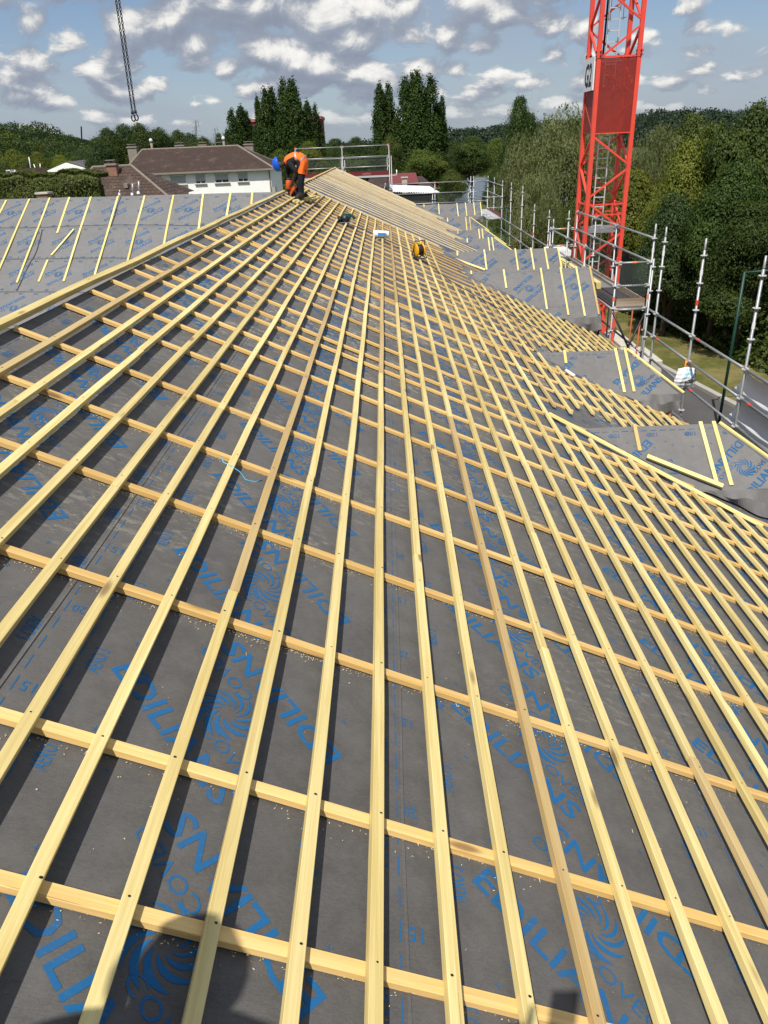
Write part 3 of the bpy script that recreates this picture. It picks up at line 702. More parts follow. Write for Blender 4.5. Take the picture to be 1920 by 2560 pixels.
def right_scaffold():
    r = thing('scaffold', (XO, 14.5, GZ), 'grey tube scaffold along the right eave, free-standing posts with rosettes and sloping-away rails', 'scaffold')
    for i, (y, top) in enumerate(((12.05, -1.77), (14.42, -1.77), (16.55, -1.77), (9.5, -1.77), (7.0, -1.77))):
        standard(r, XO, y, GZ, top, marks=[[(-2.85, M['white_tape'])], [(-2.38, M['white_tape']), (-2.93, M['red_tape'])], [(-2.3, M['white_tape'])], [], []][i])
    ys = [7.0, 9.5, 12.05, 14.42, 16.55, 17.25]
    for z in (-3.57, -4.07, -4.57):
        for j, (a, b) in enumerate(zip(ys, ys[1:])): ledger(r, (XO, a, z), (XO, b, z), marks=[(.86, M['red_tape'])] if b - a > 1 and (j + int(z * -2)) % 2 else ())
    standard(r, XI + .55, 16.55, GZ, -2.4, spigot=False)
    # platform bay beside the crane
    b = thing('scaffold', (XO, 21, GZ), 'scaffold platform bay with guard rails and netting in front of the red crane mast', 'scaffold')
    YP = [17.22, 20.14, 22.2, 24.4]
    for y, top in zip(YP, (-1.77, -2.0, -2.0, -1.99)): standard(b, XO, y, GZ, top, spigot=(y < 18), marks=[(-2.32, M['white_tape']), (-3.32, M['orange_tape'])] if y < 18 else [(top + .02, M['red_tape'])])
    for y, top in zip([17.30, 20.2, 22.3, 24.68], (-2.52, -2.50, -1.85, -2.50)): standard(b, XI, y, GZ, top, spigot=(y == 22.3), marks=[(-2.50, M['red_tape']), (-3.36, M['orange_tape'])] if y < 18 else [(-3.0, M['white_tape'])])
    standard(b, XI + .15, 25.0, GZ, -2.3)
    for z in (-2.07, -2.57):
        for a, c in zip(YP, YP[1:]): ledger(b, (XO, a, z), (XO, c, z), marks=())
    for z in (-2.57, -3.07, -3.60, -5.10):
        for a, c in zip([17.30, 20.2, 22.3], [20.2, 22.3, 24.68]): ledger(b, (XI, a, z), (XI, c, z))
    for y in (17.26, 24.66):
        for z in (-2.57, -3.07, -3.60, -5.10): ledger(b, (XI, y, z), (XO, y, z), 'transom', marks=[(.5, M['orange_tape'])] if z > -2.8 or y > 20 else ())
    ledger(b, (XO, 17.25, -3.60), (XO, 24.4, -3.60)); ledger(b, (XO, 17.25, -4.6), (XO, 24.4, -4.6))
    for k, (y0, y1) in enumerate(((17.34, 19.8), (19.83, 22.2), (22.23, 24.6))):
        mb = MB()
        for xa in (XI + .03, XI + .40): mb.box((xa, y0, -3.585), (xa + .33, y1, -3.545))
        mb.build('deck', M['dark_deck'] if k == 0 else M['galv'], b)
    MB().box((XI + .06, 17.28, -3.535), (XO - .06, 17.31, -3.36)).build('toe_board', M['board'], b)
    MB().bar((XI + .02, 17.33, -3.56), (XO - .02, 17.33, -3.56), .05, .05).build('deck_edge', M['galv_white'], b)
    MB().bar((XO - .04, 17.3, -3.46), (XO - .04, 24.4, -3.46), .03, .15).build('toe_board', M['board'], b)
    for y0, y1 in zip(YP, YP[1:]):
        MB().quad((XO + .03, y0, -3.5), (XO + .03, y1, -3.5), (XO + .03, y1, -2.58), (XO + .03, y0, -2.58)).build('safety_net', M['net'], b, fixn=False)
    MB().quad((XI + .05, 17.235, -3.35), (XO - .05, 17.235, -3.35), (XO - .05, 17.235, -2.6), (XI + .05, 17.235, -2.6)).build('safety_net', M['net'], b, fixn=False)
    # diagonal braces under the deck
    for a, c in (((XI, 17.27, -3.65), (XO, 17.27, -5.05)), ((XI, 17.27, -5.6), (XO, 17.27, -3.68)), ((4.75, 17.4, -4.25), (XO, 17.1, -5.55)), ((4.95, 17.6, -3.7), (4.9, 17.6, -6.2)), ((4.9, 17.5, -5.4), (5.6, 17.4, -6.4))):
        MB().tube([a, c], RO, 8).build('brace', M['dark_steel'], b, True)
    for y, x in ((19.6, 6.55), (22.0, 7.1)):
        MB().tube([(x, y, GZ + .3), (x + .02, y, -4.4)], .022, 8).build('prop', M['rust'], b, True)
    o = MB().box((XI + .10, 19.6, -3.535), (XI + .32, 24.2, -3.37)).build('timber_beam', M['yellow'], None)
    tag(o, 'long squared timber lying on the scaffold deck beside the large dormer', 'timber')
    o = MB().box((XI + .1, 24.9, -3.5), (XI + .75, 26.0, -3.25)).build('insulation_slab', M['white'], None); tag(o, 'white insulation slab at the far end of the scaffold deck', 'slab')
M['dark_deck'] = plain('dark_deck', (0.05, 0.048, 0.05), 0.6, 0.2, 0.3)
M['rust'] = plain('rusty_prop', (0.40, 0.085, 0.03), 0.7, 0, 0.3)
right_scaffold()
def far_scaffold():
    r = thing('scaffold', (XO, 34, GZ), 'distant row of scaffold posts with two rails leading to a small corner platform', 'scaffold')
    for y, top in ((28.6, -2.32), (31.5, -2.32), (34.4, -1.80), (37.53, -1.80), (40.35, -1.80)): standard(r, XO, y, GZ, top, marks=[(top - .75, M['white_tape'])] if top > -2 else [(top - 1.1, M['orange_tape'])])
    ys = [25.4, 28.6, 31.5, 34.4, 37.53, 40.35]
    standard(r, XO, 25.43, GZ, -2.3)
    for z in (-3.57, -4.07):
        for a, b in zip(ys, ys[1:]): ledger(r, (XO, a, z), (XO, b, z))
    for y in (43.4, 46.1): standard(r, XO, y, GZ, -1.8)
    for x, y in ((XI, 40.35), (XI - .6, 43.5), (4.45, 40.5), (4.3, 40.5)): standard(r, x, y, GZ, -2.05 if x > 4.46 else -1.57, spigot=False)
    for z in (-2.07, -2.6):
        ledger(r, (XO, 40.35, z), (XO, 43.4, z)); ledger(r, (XO, 43.4, z), (XO, 46.1, z)); ledger(r, (4.4, 46.1, z), (XO, 46.1, z), 'transom')
    for z in (-2.57, -3.07, -3.6): ledger(r, (XI, 40.35, z), (XO, 40.35, z), 'transom', marks=[(.1, M['orange_tape'])] if z > -3 else ())
    ledger(r, (XI, 40.35, -2.57), (4.5, 43.5, -2.57)); ledger(r, (XI, 40.35, -3.4), (4.5, 43.5, -3.4)); ledger(r, (4.35, 40.5, -2.72), (XI, 40.4, -2.72))
    mb = MB()
    for xa in (XI + .02, XI + .38): mb.box((xa, 40.4, -3.6), (xa + .33, 45.9, -3.55))
    mb.build('deck', M['galv_white'], r)
    MB().box((XO - .05, 40.4, -3.545), (XO - .02, 45.9, -3.38)).build('toe_board', M['maroon'], r)
    MB().quad((XO + .03, 40.4, -3.4), (XO + .03, 46, -3.4), (XO + .03, 46, -2.6), (XO + .03, 40.4, -2.6)).build('safety_net', M['net'], r, fixn=False)
    g = thing('guard_rail', (2.5, 40.4, -4), 'low three-rail edge protection behind the far end dormer, with netting', 'guard rail')
    for z in (-1.79, -2.27, -2.74): ledger(g, (0.3, 40.4, z), (4.3, 40.4, z), marks=[(.58, M['red_tape'])] if z > -2 else ())
    for x in (2.38, 2.5, 4.18): standard(g, x, 40.42, -4.5, -1.75 if x == 2.5 else -2.25, spigot=False)
    MB().quad((0.3, 40.43, -2.7), (4.3, 40.43, -2.7), (4.3, 40.43, -2.3), (.3, 40.43, -2.3)).build('safety_net', M['net'], g, fixn=False)
    Y = 41.0
    s = thing('scaffold', (-2, Y, GZ), 'gable scaffold with white guard rails and dark red toe board behind the roof peak', 'scaffold')
    for x in (-4.41, -2.08, 0.26):
        standard(s, x, Y, GZ, 0.03, spigot=False, marks=[(0.02, M['red_tape'])])
        standard(s, x + .10, Y + .05, GZ, -.5, spigot=False); standard(s, x - .10, Y + .73, GZ, -.5, spigot=False)
    for z in (-0.02, -0.50, -0.96):
        for a, b in ((-4.41, -2.08), (-2.08, .26)): ledger(s, (a, Y, z), (b, Y, z), r=.026)
    for z in (-0.55,): ledger(s, (-4.41, Y + .73, z), (.26, Y + .73, z))
    o = MB().box((-4.4, Y + .02, -1.37), (.22, Y + .05, -1.17)).build('toe_board', M['maroon'], s)
    V, T = word('Layher', 0, 0, .42, .095, bold=.0); mb = MB(); mb.add([(-1.10 + a, Y + .017, -1.31 + c) for a, c in V], T.tolist()); mb.build('lettering', M['pale_ink'], o, fixn=False)
    MB().box((-4.4, Y + .03, -1.46), (.3, Y + .7, -1.385)).build('deck', M['galv_white'], s)
    MB().quad((-4.4, Y + .04, -1.16), (.25, Y + .04, -1.16), (.25, Y + .04, -.52), (-4.4, Y + .04, -.52)).build('safety_net', M['net'], s, fixn=False)
    MB().tube([(.3, Y + .1, -1.42), (.62, Y + .1, -1.40), (.62, Y + .1, -1.15)], .03, 8).build('bracket', M['galv_white'], s, True)
    ledger(s, (.05, Y - .1, -1.75), (-.12, Y - .4, -2.2), 'brace')
M['pale_ink'] = plain('pale_lettering', (0.55, 0.33, 0.30), 0.6)
far_scaffold()

# ------------------------------------------------------------------ crane
def sheet_mat():
    m, t, b = new_mat('perforated_red_sheet'); tc = t.node('ShaderNodeTexCoord')
    b.inputs['Base Color'].default_value = (0.50, 0.045, 0.028, 1); b.inputs['Roughness'].default_value = 0.55; b.inputs['Alpha'].default_value = 0.70
    n = t.noise(tc.outputs['Object'], 1.3, 4, 0.6); c = t.mix(n, (0.22, 0.018, 0.012), (0.36, 0.036, 0.022)); t.l.new(c, b.inputs['Base Color']); return m
M['sheet'] = sheet_mat()
def build_crane():
    x0, x1, ya, yb = 6.31, 7.47, 25.0, 26.2; zb, zt = -6.9, 7.4; w = .118
    r = thing('tower_crane', ((x0 + x1) / 2, (ya + yb) / 2, GZ), 'red lattice tower crane mast with ladder, mesh panels and a white G2 sign', 'crane')
    for x, y in ((x0, ya), (x1, ya), (x0, yb), (x1, yb)):
        o = MB().box((x - w/2, y - w/2, zb), (x + w/2, y + w/2, zt)).build('leg', M['crane'], r)
        for z in (2.10, -3.75): MB().box((x - w/2 - .012, y - w/2 - .012, z - .10), (x + w/2 + .012, y + w/2 + .012, z + .10)).build('joint_plate', M['crane'], o)
        for z in (2.10, -3.75):
            for dz in (-.05, .05): MB().bar((x - .10, y - .03, z + dz), (x + .10, y - .03, z + dz), .035).build('joint_bolt', M['dark_steel'], o); MB().bar((x + .03, y - .10, z + dz), (x + .03, y + .10, z + dz), .035).build('joint_bolt', M['dark_steel'], o)
    nodes = [0.05 - 1.86 * k for k in range(-4, 4)]
    faces = [((x0, ya), (x1, ya)), ((x1, yb), (x1, ya)), ((x0, yb), (x0, ya)), ((x1, yb), (x0, yb))]
    for fi, (p, q) in enumerate(faces):
        for k in range(len(nodes) - 1):
            z0, z1 = nodes[k], nodes[k + 1]; zm = (z0 + z1) / 2; sh = -0.10 if fi in (1, 2) else 0
            if fi == 2: a, b = q, p
            else: a, b = p, q
            for zz0, zz1 in ((z0 - .06, zm + .05), (zm - .05, z1 + .06)):
                A = Vector((*a, zz0 if zz0 > zm + .2 else zz1)); B = Vector((*b, zz1 if zz0 > zm + .2 else zz0))
                d = (B - A).normalized(); MB().bar(A + d * .04, B - d * .04, .07 if fi in (1, 2) else .055, .055).build('brace', M['crane'], r)
    for z in (-1.94, -2.24, 2.04):
        for p, q in faces: MB().bar((*p, z), (*q, z), .035).build('cross_bar', M['crane'], r)
    # perforated sheets round one section
    t = .006
    for name, lo, hi in (('screen', (x0 + w/2, ya - .03, .06), (x1 - w/2, ya - .03 + t, 2.0)), ('screen', (x0 - .03, ya + w/2, .06), (x0 - .03 + t, yb - w/2, 2.0)), ('screen', (x0 + w/2, yb + .03, .06), (x1 - w/2, yb + .03 + t, 2.0)), ('screen', (x1 + .03, ya + w/2, .06), (x1 + .03 + t, yb - w/2, 2.0))):
        MB().box(lo, hi).build(name, M['sheet'], r)
    mb = MB(); mb.bar((x0 + .06, ya - .03, .05), (x1 - .06, ya - .03, .05), .03); mb.bar((x0 + .06, ya - .03, 2.02), (x1 - .06, ya - .03, 2.02), .03); mb.build('screen_frame', M['crane'], r)
    # sign on the left face
    s = MB().box((x0 - .115, ya + .02, 1.20), (x0 - .075, yb - .06, 2.06)).build('sign', M['white'], r)
    V, T = word('G2', 0, 0, .80, .58, bold=.03); V = V.copy(); mb = MB(); mb.add([(x0 - .118, yb - .20 - a, 1.33 + c) for a, c in V], T.tolist()); mb.build('lettering', M['ink_black'], s, fixn=False)
    # ladder with cage
    mb = MB(); lx0, lx1, ly = x0 + .34, x0 + .66, ya + .55
    for x in (lx0, lx1): mb.bar((x, ly, -6.9), (x, ly, zt), .028, .05)
    z = -6.8
    while z < zt: mb.bar((lx0, ly, z), (lx1, ly, z), .03, .03); z += .28
    ld = mb.build('ladder', M['galv_white'], r)
    mb = MB()
    for z in (-.95, -.2, 3.05, 4.6, 6.1):
        pts = [(lx0 + .16 + .36 * math.cos(a), ly + .02 + .40 * max(0, math.sin(a)) - 0.0, z) for a in [PI * i / 10 for i in range(11)]]
        mb.tube(pts, .012, 6)
    for a in (.5, PI/2, PI - .5): mb.tube([(lx0 + .16 + .36 * math.cos(a), ly + .02 + .40 * math.sin(a), 3.0), (lx0 + .16 + .36 * math.cos(a), ly + .02 + .40 * math.sin(a), zt)], .008, 6)
    mb.build('ladder_cage', M['galv'], ld, True)
    MB().box((x0 + .07, ya + .06, -2.78), (x1 - .07, yb - .10, -2.66)).build('landing', M['galv'], r)
    MB().tube([(x0 + .25, ya + .2, zt), (x0 + .17, ya + .2, 2.0)], .03, 8).build('power_cable', M['black'], r, True)
    MB().box((x0 - .05, ya + .02, zb), (x1 + .05, ya + .16, zb + .14)).build('base_frame', M['crane'], r)
    for p, q in (((x0, ya, -5.6), (x1, ya, -6.8)), ((x0, ya, -6.8), (x1, ya, -5.6)), ((x0, ya, -4.9), (x1, ya, -4.9))): MB().bar(p, q, .08).build('brace', M['crane'], r)
    # ballast
    def block(lo, hi, lab, grp):
        mb = MB().box(lo, hi); o = mb.build('concrete_block', M['concrete'], None); bv = o.modifiers.new('b', 'BEVEL'); bv.width = .03; bv.segments = 2
        tag(o, lab, 'concrete block', grp)
    g = 'concrete ballast blocks of the crane'
    block((5.7, 24.2, -7.45), (8.1, 26.9, -6.92), 'broad concrete ballast block directly under the red crane mast', g)
    block((7.62, 24.4, -6.90), (8.15, 26.6, -6.25), 'pale concrete ballast block stacked beside the foot of the mast', g)
    block((5.3, 23.4, GZ), (8.4, 27.4, -7.47), 'largest concrete foundation block, lowest under the crane', g)
    block((6.6, 21.4, GZ), (7.98, 23.1, -5.98), 'tall concrete block on the road edge, nearest in front of the crane', g)
build_crane()

def build_chains():
    # two-legged lifting chain hanging from a hook far above
    Y = 14.0; r = thing('lifting_chain', (-4.14, Y, .55), 'two-legged steel lifting chain with end hooks hanging in the sky', 'chain')
    for (px0, px1, bot) in ((290, 331, 281), (297.5, 338.5, 279)):
        a = at(px1, bot, Y); b = at(px0, 0, Y); d = (b - a); L = d.length + 3.0; d.normalize(); mb = MB(); n = int(L / .046); side = d.orthogonal().normalized(); oth = d.cross(side)
        for i in range(n):
            c = a + d * (.046 * i); u = side if i % 2 else oth; h = .029; w = .0145
            pts = [c + d * (h * math.cos(t)) + u * (w * math.sin(t)) for t in [2 * PI * k / 10 for k in range(11)]]
            mb.tube(pts, .0065, 5, False)
        mb.build('chain', M['dark_steel'], r, True)
        mb = MB(); mb.tube([a + Vector((0, 0, .02)), a - Vector((0, 0, .03))], .024, 8)
        pts = [a + Vector((.030 * math.sin(t), 0, -.085 + .045 * math.cos(t))) for t in [0.2 + 5.6 * k / 14 for k in range(15)]]
        mb.tube(pts, .011, 7); mb.build('hook', M['dark_steel'], r, True)
build_chains()

# ------------------------------------------------------------------ site clutter
def clutter():
    e = CB_H + B_H
    Pn = lambda x, y, h=0.0: RP(x / CA, y, e + h)
    # circular saw
    c = Pn(-.92, 17.7); r = thing('circular_saw', c, 'dark green circular saw lying on the battens', 'saw')
    MB().box((c.x - .14, c.y - .11, c.z + .0), (c.x + .16, c.y + .11, c.z + .012)).build('base_plate', M['galv'], r)
    MB().tube([(c.x + .02, c.y - .02, c.z + .10), (c.x + .06, c.y + .13, c.z + .10)], .055, 12).build('motor', M['green_tool'], r, True)
    MB().tube([(c.x - .02, c.y - .06, c.z + .07), (c.x - .02, c.y - .035, c.z + .07)], .095, 20).build('blade_guard', M['dark_steel'], r, True)
    MB().tube([(c.x - .10, c.y, c.z + .10), (c.x - .03, c.y, c.z + .19), (c.x + .10, c.y + .01, c.z + .17), (c.x + .20, c.y + .01, c.z + .07)], [.022, .025, .025, .032], 10).build('handle', M['green_tool'], r, True)
    MB().tube([(c.x - .12, c.y - .08, c.z + .05), (c.x - .16, c.y - .02, c.z + .12)], .04, 8).build('front_grip', M['black'], r, True)
    # white box
    c = Pn(-.13, 17.75); r = thing('tool_box', c, 'white nail tub with a blue label tipped on the battens', 'tub')
    mb = MB(); mb.tube([(c.x - .19, c.y, c.z + .085), (c.x - .17, c.y, c.z + .085), (c.x - .168, c.y, c.z + .085), (c.x + .15, c.y + .03, c.z + .07)], [.088, .095, .085, .068], 20); mb.build('body', M['white'], r)
    mb = MB(); n = 8; R = .1075
    for i in range(n):
        a0, a1 = -1.9 + 1.5 * i / n, -1.9 + 1.5 * (i + 1) / n
        f = lambda x, a: (c.x + x, c.y + .012 + R * math.cos(a - .3) * .99, c.z + .095 + R * math.sin(a + PI*1.35) * .99)
        mb.quad((c.x - .09, c.y - .092, c.z + .06), (c.x + .10, c.y - .062, c.z + .055), (c.x + .10, c.y - .058, c.z + .105), (c.x - .09, c.y - .082, c.z + .125)) if i == 0 else None
    mb.build('label', M['blue_label'], r, fixn=False)
    MB().tube([(c.x - .20, c.y - .10, c.z + .10), (c.x - .30, c.y - .14, c.z + .04), (c.x - .16, c.y - .16, c.z - .01), (c.x - .05, c.y - .14, c.z)], .006, 6).build('handle', M['white'], r, True)
    # cable reel
    c = Pn(.66, 16.95); r = thing('cable_reel', c, 'yellow cable reel on a black stand, on the battens', 'cable reel')
    ax = Vector((.88, .45, 0.05)).normalized()
    for s_ in (-.075, .075):
        p = c + Vector((0, 0, .17)) + ax * s_; q = p + ax * (.02 if s_ > 0 else -.02)
        MB().tube([p, p + (q - p) * .5, q], [.150, .146, .118], 24).build('flange', M['reel_yellow'], r, True)
    MB().tube([c + Vector((0, 0, .17)) - ax * .075, c + Vector((0, 0, .17)) + ax * .075], .11, 18).build('wound_cable', M['black'], r, True)
    side = Vector((-ax.y, ax.x, 0)).normalized(); mb = MB()
    for s_ in (-.13, .13):
        b0 = c + ax * s_; mb.tube([b0 - side * .14, b0 - side * .10 + Vector((0, 0, .03)), b0 + Vector((0, 0, .17)), b0 + side * .10 + Vector((0, 0, .03)), b0 + side * .14], .011, 8)
    t = Vector((0, 0, .36)); mb.tube([c - ax * .13 + Vector((0, 0, .17)), c - ax * .13 + t - side * .05, c + ax * .13 + t - side * .05, c + ax * .13 + Vector((0, 0, .17))], .011, 8)
    for s_ in (-.14, .14): mb.tube([c - ax * .13 + side * s_, c + ax * .13 + side * s_], .011, 8)
    mb.build('stand', M['dark_steel'], r, True)
    # extension cord
    pts = [(-.80, 17.65), (-.5, 17.82), (-.26, 17.76), (-.07, 17.69), (.15, 17.68), (.47, 17.73), (.58, 17.25)]
    o = MB().tube([Pn(x, y, .006 + .004 * math.sin(i * 2)) for i, (x, y) in enumerate(pts)], .0075, 6).build('extension_cord', M['black'], None, True); tag(o, 'black cord running over the battens from the saw to the yellow reel', 'cord')
    pts = [(.72, 16.75), (.93, 16.31), (1.04, 15.94), (1.17, 15.46), (1.32, 15.18), (1.62, 14.83), (1.9, 14.5), (2.3, 14.1), (2.7, 13.9), (3.1, 13.6), (3.4, 13.5)]
    o = MB().tube([Pn(x, y, .006 + .004 * math.sin(i * 2)) for i, (x, y) in enumerate(pts)], .0075, 6).build('extension_cord', M['black'], None, True); tag(o, 'black cord leading from the yellow reel down the battens towards the eave', 'cord')
    # timber at the worker's feet
    def tb(a, b, w, h, lab): tag(board('timber_offcut', a, b, w, h, NR, M['yellow'], None), lab, 'timber', "timber at the worker's feet")
    f = lambda px, py, h=0.0: (lambda r_: r_ * ((-H * CA + e + h) / r_.dot(NR)))(ray(px, py))
    k = 1 / 6.911; z8 = lambda x, y, h=0.0: f(660 + x * k, 360 + y * k, h)
    tb(z8(715, 985), z8(945, 928), .05, .03, 'long yellow timber lying behind the boots, right-hand of two')
    tb(z8(700, 955, .03), z8(880, 905, .03), .05, .03, 'upper yellow timber leaning on the other behind the boots')
    tb(z8(505, 1005), z8(585, 985), .05, .04, 'stubby yellow block just below the left boot')
    tb(z8(565, 1030), z8(600, 1003), .05, .04, 'smaller yellow block beside the stubby one below the boots')
    # bag hanging on the scaffold rail
    c = Vector((5.85, 14.40, -4.08)); r = thing('plastic_bag', (c.x, c.y, c.z - .48), 'white plastic carrier bag with blue stripes hanging on a scaffold rail', 'bag')
    mb = MB(); nx, nz = 54, 48
    for sgn in (-1, 1):
        b0 = len(mb.v)
        for j in range(nz + 1):
            for i in range(nx + 1):
                u = i / nx - .5; v = j / nz; w = .33 + .07 * math.sin(PI * v * .9); t_ = (.085 * math.sin(PI * min(1, v * .85 + .08)) * (1 - (2 * u) ** 4) + .006 * math.sin(17 * u + 9 * v) + .004 * math.sin(31 * v)) * sgn
                x = c.x - .02 + u * w + .012 * math.sin(7 * v); z = c.z - .09 - .40 * v + .02 * math.cos(5 * u) * (1 - v); mb.v.append((x, c.y - .06 + t_, z))
        fs = [(b0 + j*(nx+1) + i, b0 + j*(nx+1) + i + 1, b0 + (j+1)*(nx+1) + i + 1, b0 + (j+1)*(nx+1) + i) for j in range(nz) for i in range(nx)]; mb.f += fs
        for q in range(len(fs)):
            j, i = divmod(q, nx); m_ = 0
            if sgn < 0 and 3 <= j <= 23:
                ii = i + j * .42
                if 25 <= ii < 30 or 32 <= ii < 37 or 39 <= ii < 43: m_ = 1
                elif ii >= 50 and not 55 <= ii < 57: m_ = 2
            mb.m.append(m_)
    o = mb.build('bag_body', [M['bag_white'], M['bag_cyan'], M['bag_navy']], r, True, fixn=False)
    V, T = word('ACTION', 0, 0, .23, .066, bold=.05, skew=.25); V = V.copy()
    mb = MB(); mb.add([(c.x - .07 + a, c.y - .150 + 0.55 * (a - .05) ** 2 * 1.2 - .006 , c.z - .385 + d_ + .12 * a * .5) for a, d_ in V], T.tolist()); mb.build('lettering', M['ink_black'], r, fixn=False)
    for dx in (-.06, .03): MB().tube([(c.x + dx, c.y - .06, c.z - .10), (c.x + dx + .03, c.y - .02, c.z + .02), (c.x + .01, c.y + .02, c.z + .05), (c.x + dx + .04, c.y + .05, c.z - .06)], [.022, .014, .014, .02], 8).build('handle', M['bag_orange'], r, True)
    # white tarpaulin on the scaffold
    mb = MB(); ny, nz = 40, 14; b0 = 0
    for j in range(nz + 1):
        for i in range(ny + 1):
            y = 12.45 - 4.4 * i / ny; v = j / nz; z = -3.60 - 1.75 * v - .05 * abs(math.sin(3.2 * i / ny * PI)) * (1 - v); edge = .16 * math.sin(PI * v * 1.2) if i == 0 else 0
            x = XO + .06 + .15 * abs(math.sin(PI * v / .286)) ** 1.0 + .022 * math.sin(9 * i / ny * 3 + 3 * v) * (.3 + v) + .012 * math.sin(31 * i / ny + 7 * v) ; mb.v.append((x, y + edge, z))
    mb.f = [(j*(ny+1)+i, j*(ny+1)+i+1, (j+1)*(ny+1)+i+1, (j+1)*(ny+1)+i) for j in range(nz) for i in range(ny)]; mb.m = [0] * len(mb.f)
    o = mb.build('tarpaulin', M['tarp'], None, True, fixn=False); tag(o, 'crumpled white tarpaulin tied along the scaffold rails at the right', 'tarpaulin')
    # plastic tub and scraps behind the nearest dormer
    c = Vector((4.42, 8.9, -3.72)); r = thing('plastic_tub', c, 'clear plastic food tub lying beyond the nearest dormer', 'tub')
    o = MB().box((c.x - .07, c.y - .05, c.z), (c.x + .07, c.y + .05, c.z + .07)).build('body', M['tub'], r); o.rotation_euler = (0, 0, 0)
    MB().box((c.x - .076, c.y - .056, c.z + .07), (c.x + .076, c.y + .056, c.z + .082)).build('lid', M['white'], r)
    # white sealant gun on the second dormer's valley
    k2 = 1 / 3.456; q = lambda x, y: f(1300 + x * k2, 840 + y * k2, .01)
    o = MB().tube([q(395, 297), q(470, 345)], .025, 10).build('sealant_tube', M['white'], None, True); tag(o, 'white sealant cartridge lying in the valley of the second dormer', 'cartridge')
    # a pale blue strap end caught on a batten
    kz = 960 / 1659.; g = lambda x, y, h=0.0: f(x * kz, 800 + y * kz, h)
    o = MB().tube([g(955, 590), g(965, 615, -.01), g(1000, 632, .004), g(1035, 655, -.03), g(1060, 690, -.05), g(1100, 700, -.055), g(1130, 690, -.05)], .0035, 6).build('strap', M['strap'], None, True); tag(o, 'scrap of pale blue strapping caught under a batten', 'strap')
    # green steel frames beside the road
    for (px, top, bot, arm, Y, lab) in ((1862, 679, 1100, 1.7, 21.5, 'tall dark green steel post with a side arm, by the road'), (1266, 520, 640, 1.6, 48.0, 'far dark green post with a side arm, under the willow')):
        p = at(px, top, Y); rr = thing('steel_post', (p.x, p.y, GZ), lab, 'post', 'green steel posts by the road')
        MB().tube([(p.x, p.y, GZ), (p.x, p.y, p.z)], .042, 10).build('post', M['green_paint'], rr, True); MB().tube([(p.x, p.y, p.z - .03), (p.x + arm, p.y + .1, p.z + .03)], .034, 10).build('arm', M['green_paint'], rr, True)
        MB().lathe((p.x, p.y, GZ), [(.16, 0), (.16, .03), (.06, .035)], 10).build('base_plate', M['green_paint'], rr)
M['green_tool'] = plain('green_tool', (0.01, 0.10, 0.09), 0.45); M['blue_label'] = plain('blue_label', (0.02, 0.25, 0.62), 0.5)
M['reel_yellow'] = plain('reel_yellow', (0.85, 0.42, 0.01), 0.4, 0, .05); M['bag_white'] = plain('bag_white', (0.82, 0.82, 0.83), 0.35, 0, .06, 20, .5, .1)
M['bag_cyan'] = plain('bag_cyan', (0.30, 0.68, 0.82), 0.35, 0, .06); M['bag_navy'] = plain('bag_navy', (0.02, 0.05, 0.25), 0.35); M['bag_orange'] = plain('bag_orange', (0.85, 0.32, 0.03), 0.4)
M['tarp'] = plain('white_tarp', (0.84, 0.84, 0.84), 0.5, 0, .06, 5, .3, .35); M['tub'] = plain('clear_tub', (0.62, 0.64, 0.64), 0.2); M['strap'] = plain('blue_strap', (0.12, 0.45, 0.62), 0.4)
clutter()

# ------------------------------------------------------------------ ground, road, lawn, water
def ground_mat():
    m, t, b = new_mat('ground'); g = t.node('ShaderNodeNewGeometry'); P = g.outputs['Position']
    a = t.noise(P, .05, 5, .6); c = t.noise(P, 1.6, 6, .7); col = t.mix(t.step(a, .42, .6), (0.045, 0.070, 0.020), (0.085, 0.095, 0.035)); col = t.mix(t.step(c, .55, .75), col, (0.14, 0.125, 0.06))
    t.l.new(col, b.inputs['Base Color']); b.inputs['Roughness'].default_value = 1; b.inputs['Specular IOR Level'].default_value = .1; return m
def lawn_mat():
    m, t, b = new_mat('dry_lawn'); g = t.node('ShaderNodeNewGeometry'); P = g.outputs['Position']
    a = t.noise(P, .55, 6, .7); c = t.noise(P, 14, 4, .8); col = t.mix(t.step(a, .38, .62), (0.10, 0.105, 0.028), (0.22, 0.185, 0.075)); col = t.mix(t.step(c, .5, .8), col, (0.06, 0.075, 0.02))
    t.l.new(col, b.inputs['Base Color']); b.inputs['Roughness'].default_value = 1; b.inputs['Specular IOR Level'].default_value = .1; bump(t, b, c, .8, .05); return m
def road_mat():
    m, t, b = new_mat('asphalt'); g = t.node('ShaderNodeNewGeometry'); P = g.outputs['Position']
    a = t.noise(P, .5, 5, .65); c = t.noise(P, 40, 3, .7); tr = t.noise(t.mapping(P, (1.1, .05, 1)), 1.0, 3, .5); f = t.math('ADD', t.math('MULTIPLY', a, .5), t.math('ADD', t.math('MULTIPLY', c, .2), t.math('MULTIPLY', tr, .3)))
    t.l.new(t.ramp(f, [(.3, (.062, .060, .058)), (.55, (.092, .088, .084)), (.75, (.135, .128, .12))]), b.inputs['Base Color']); b.inputs['Roughness'].default_value = .9; b.inputs['Specular IOR Level'].default_value = .25; bump(t, b, c, .4, .01); return m
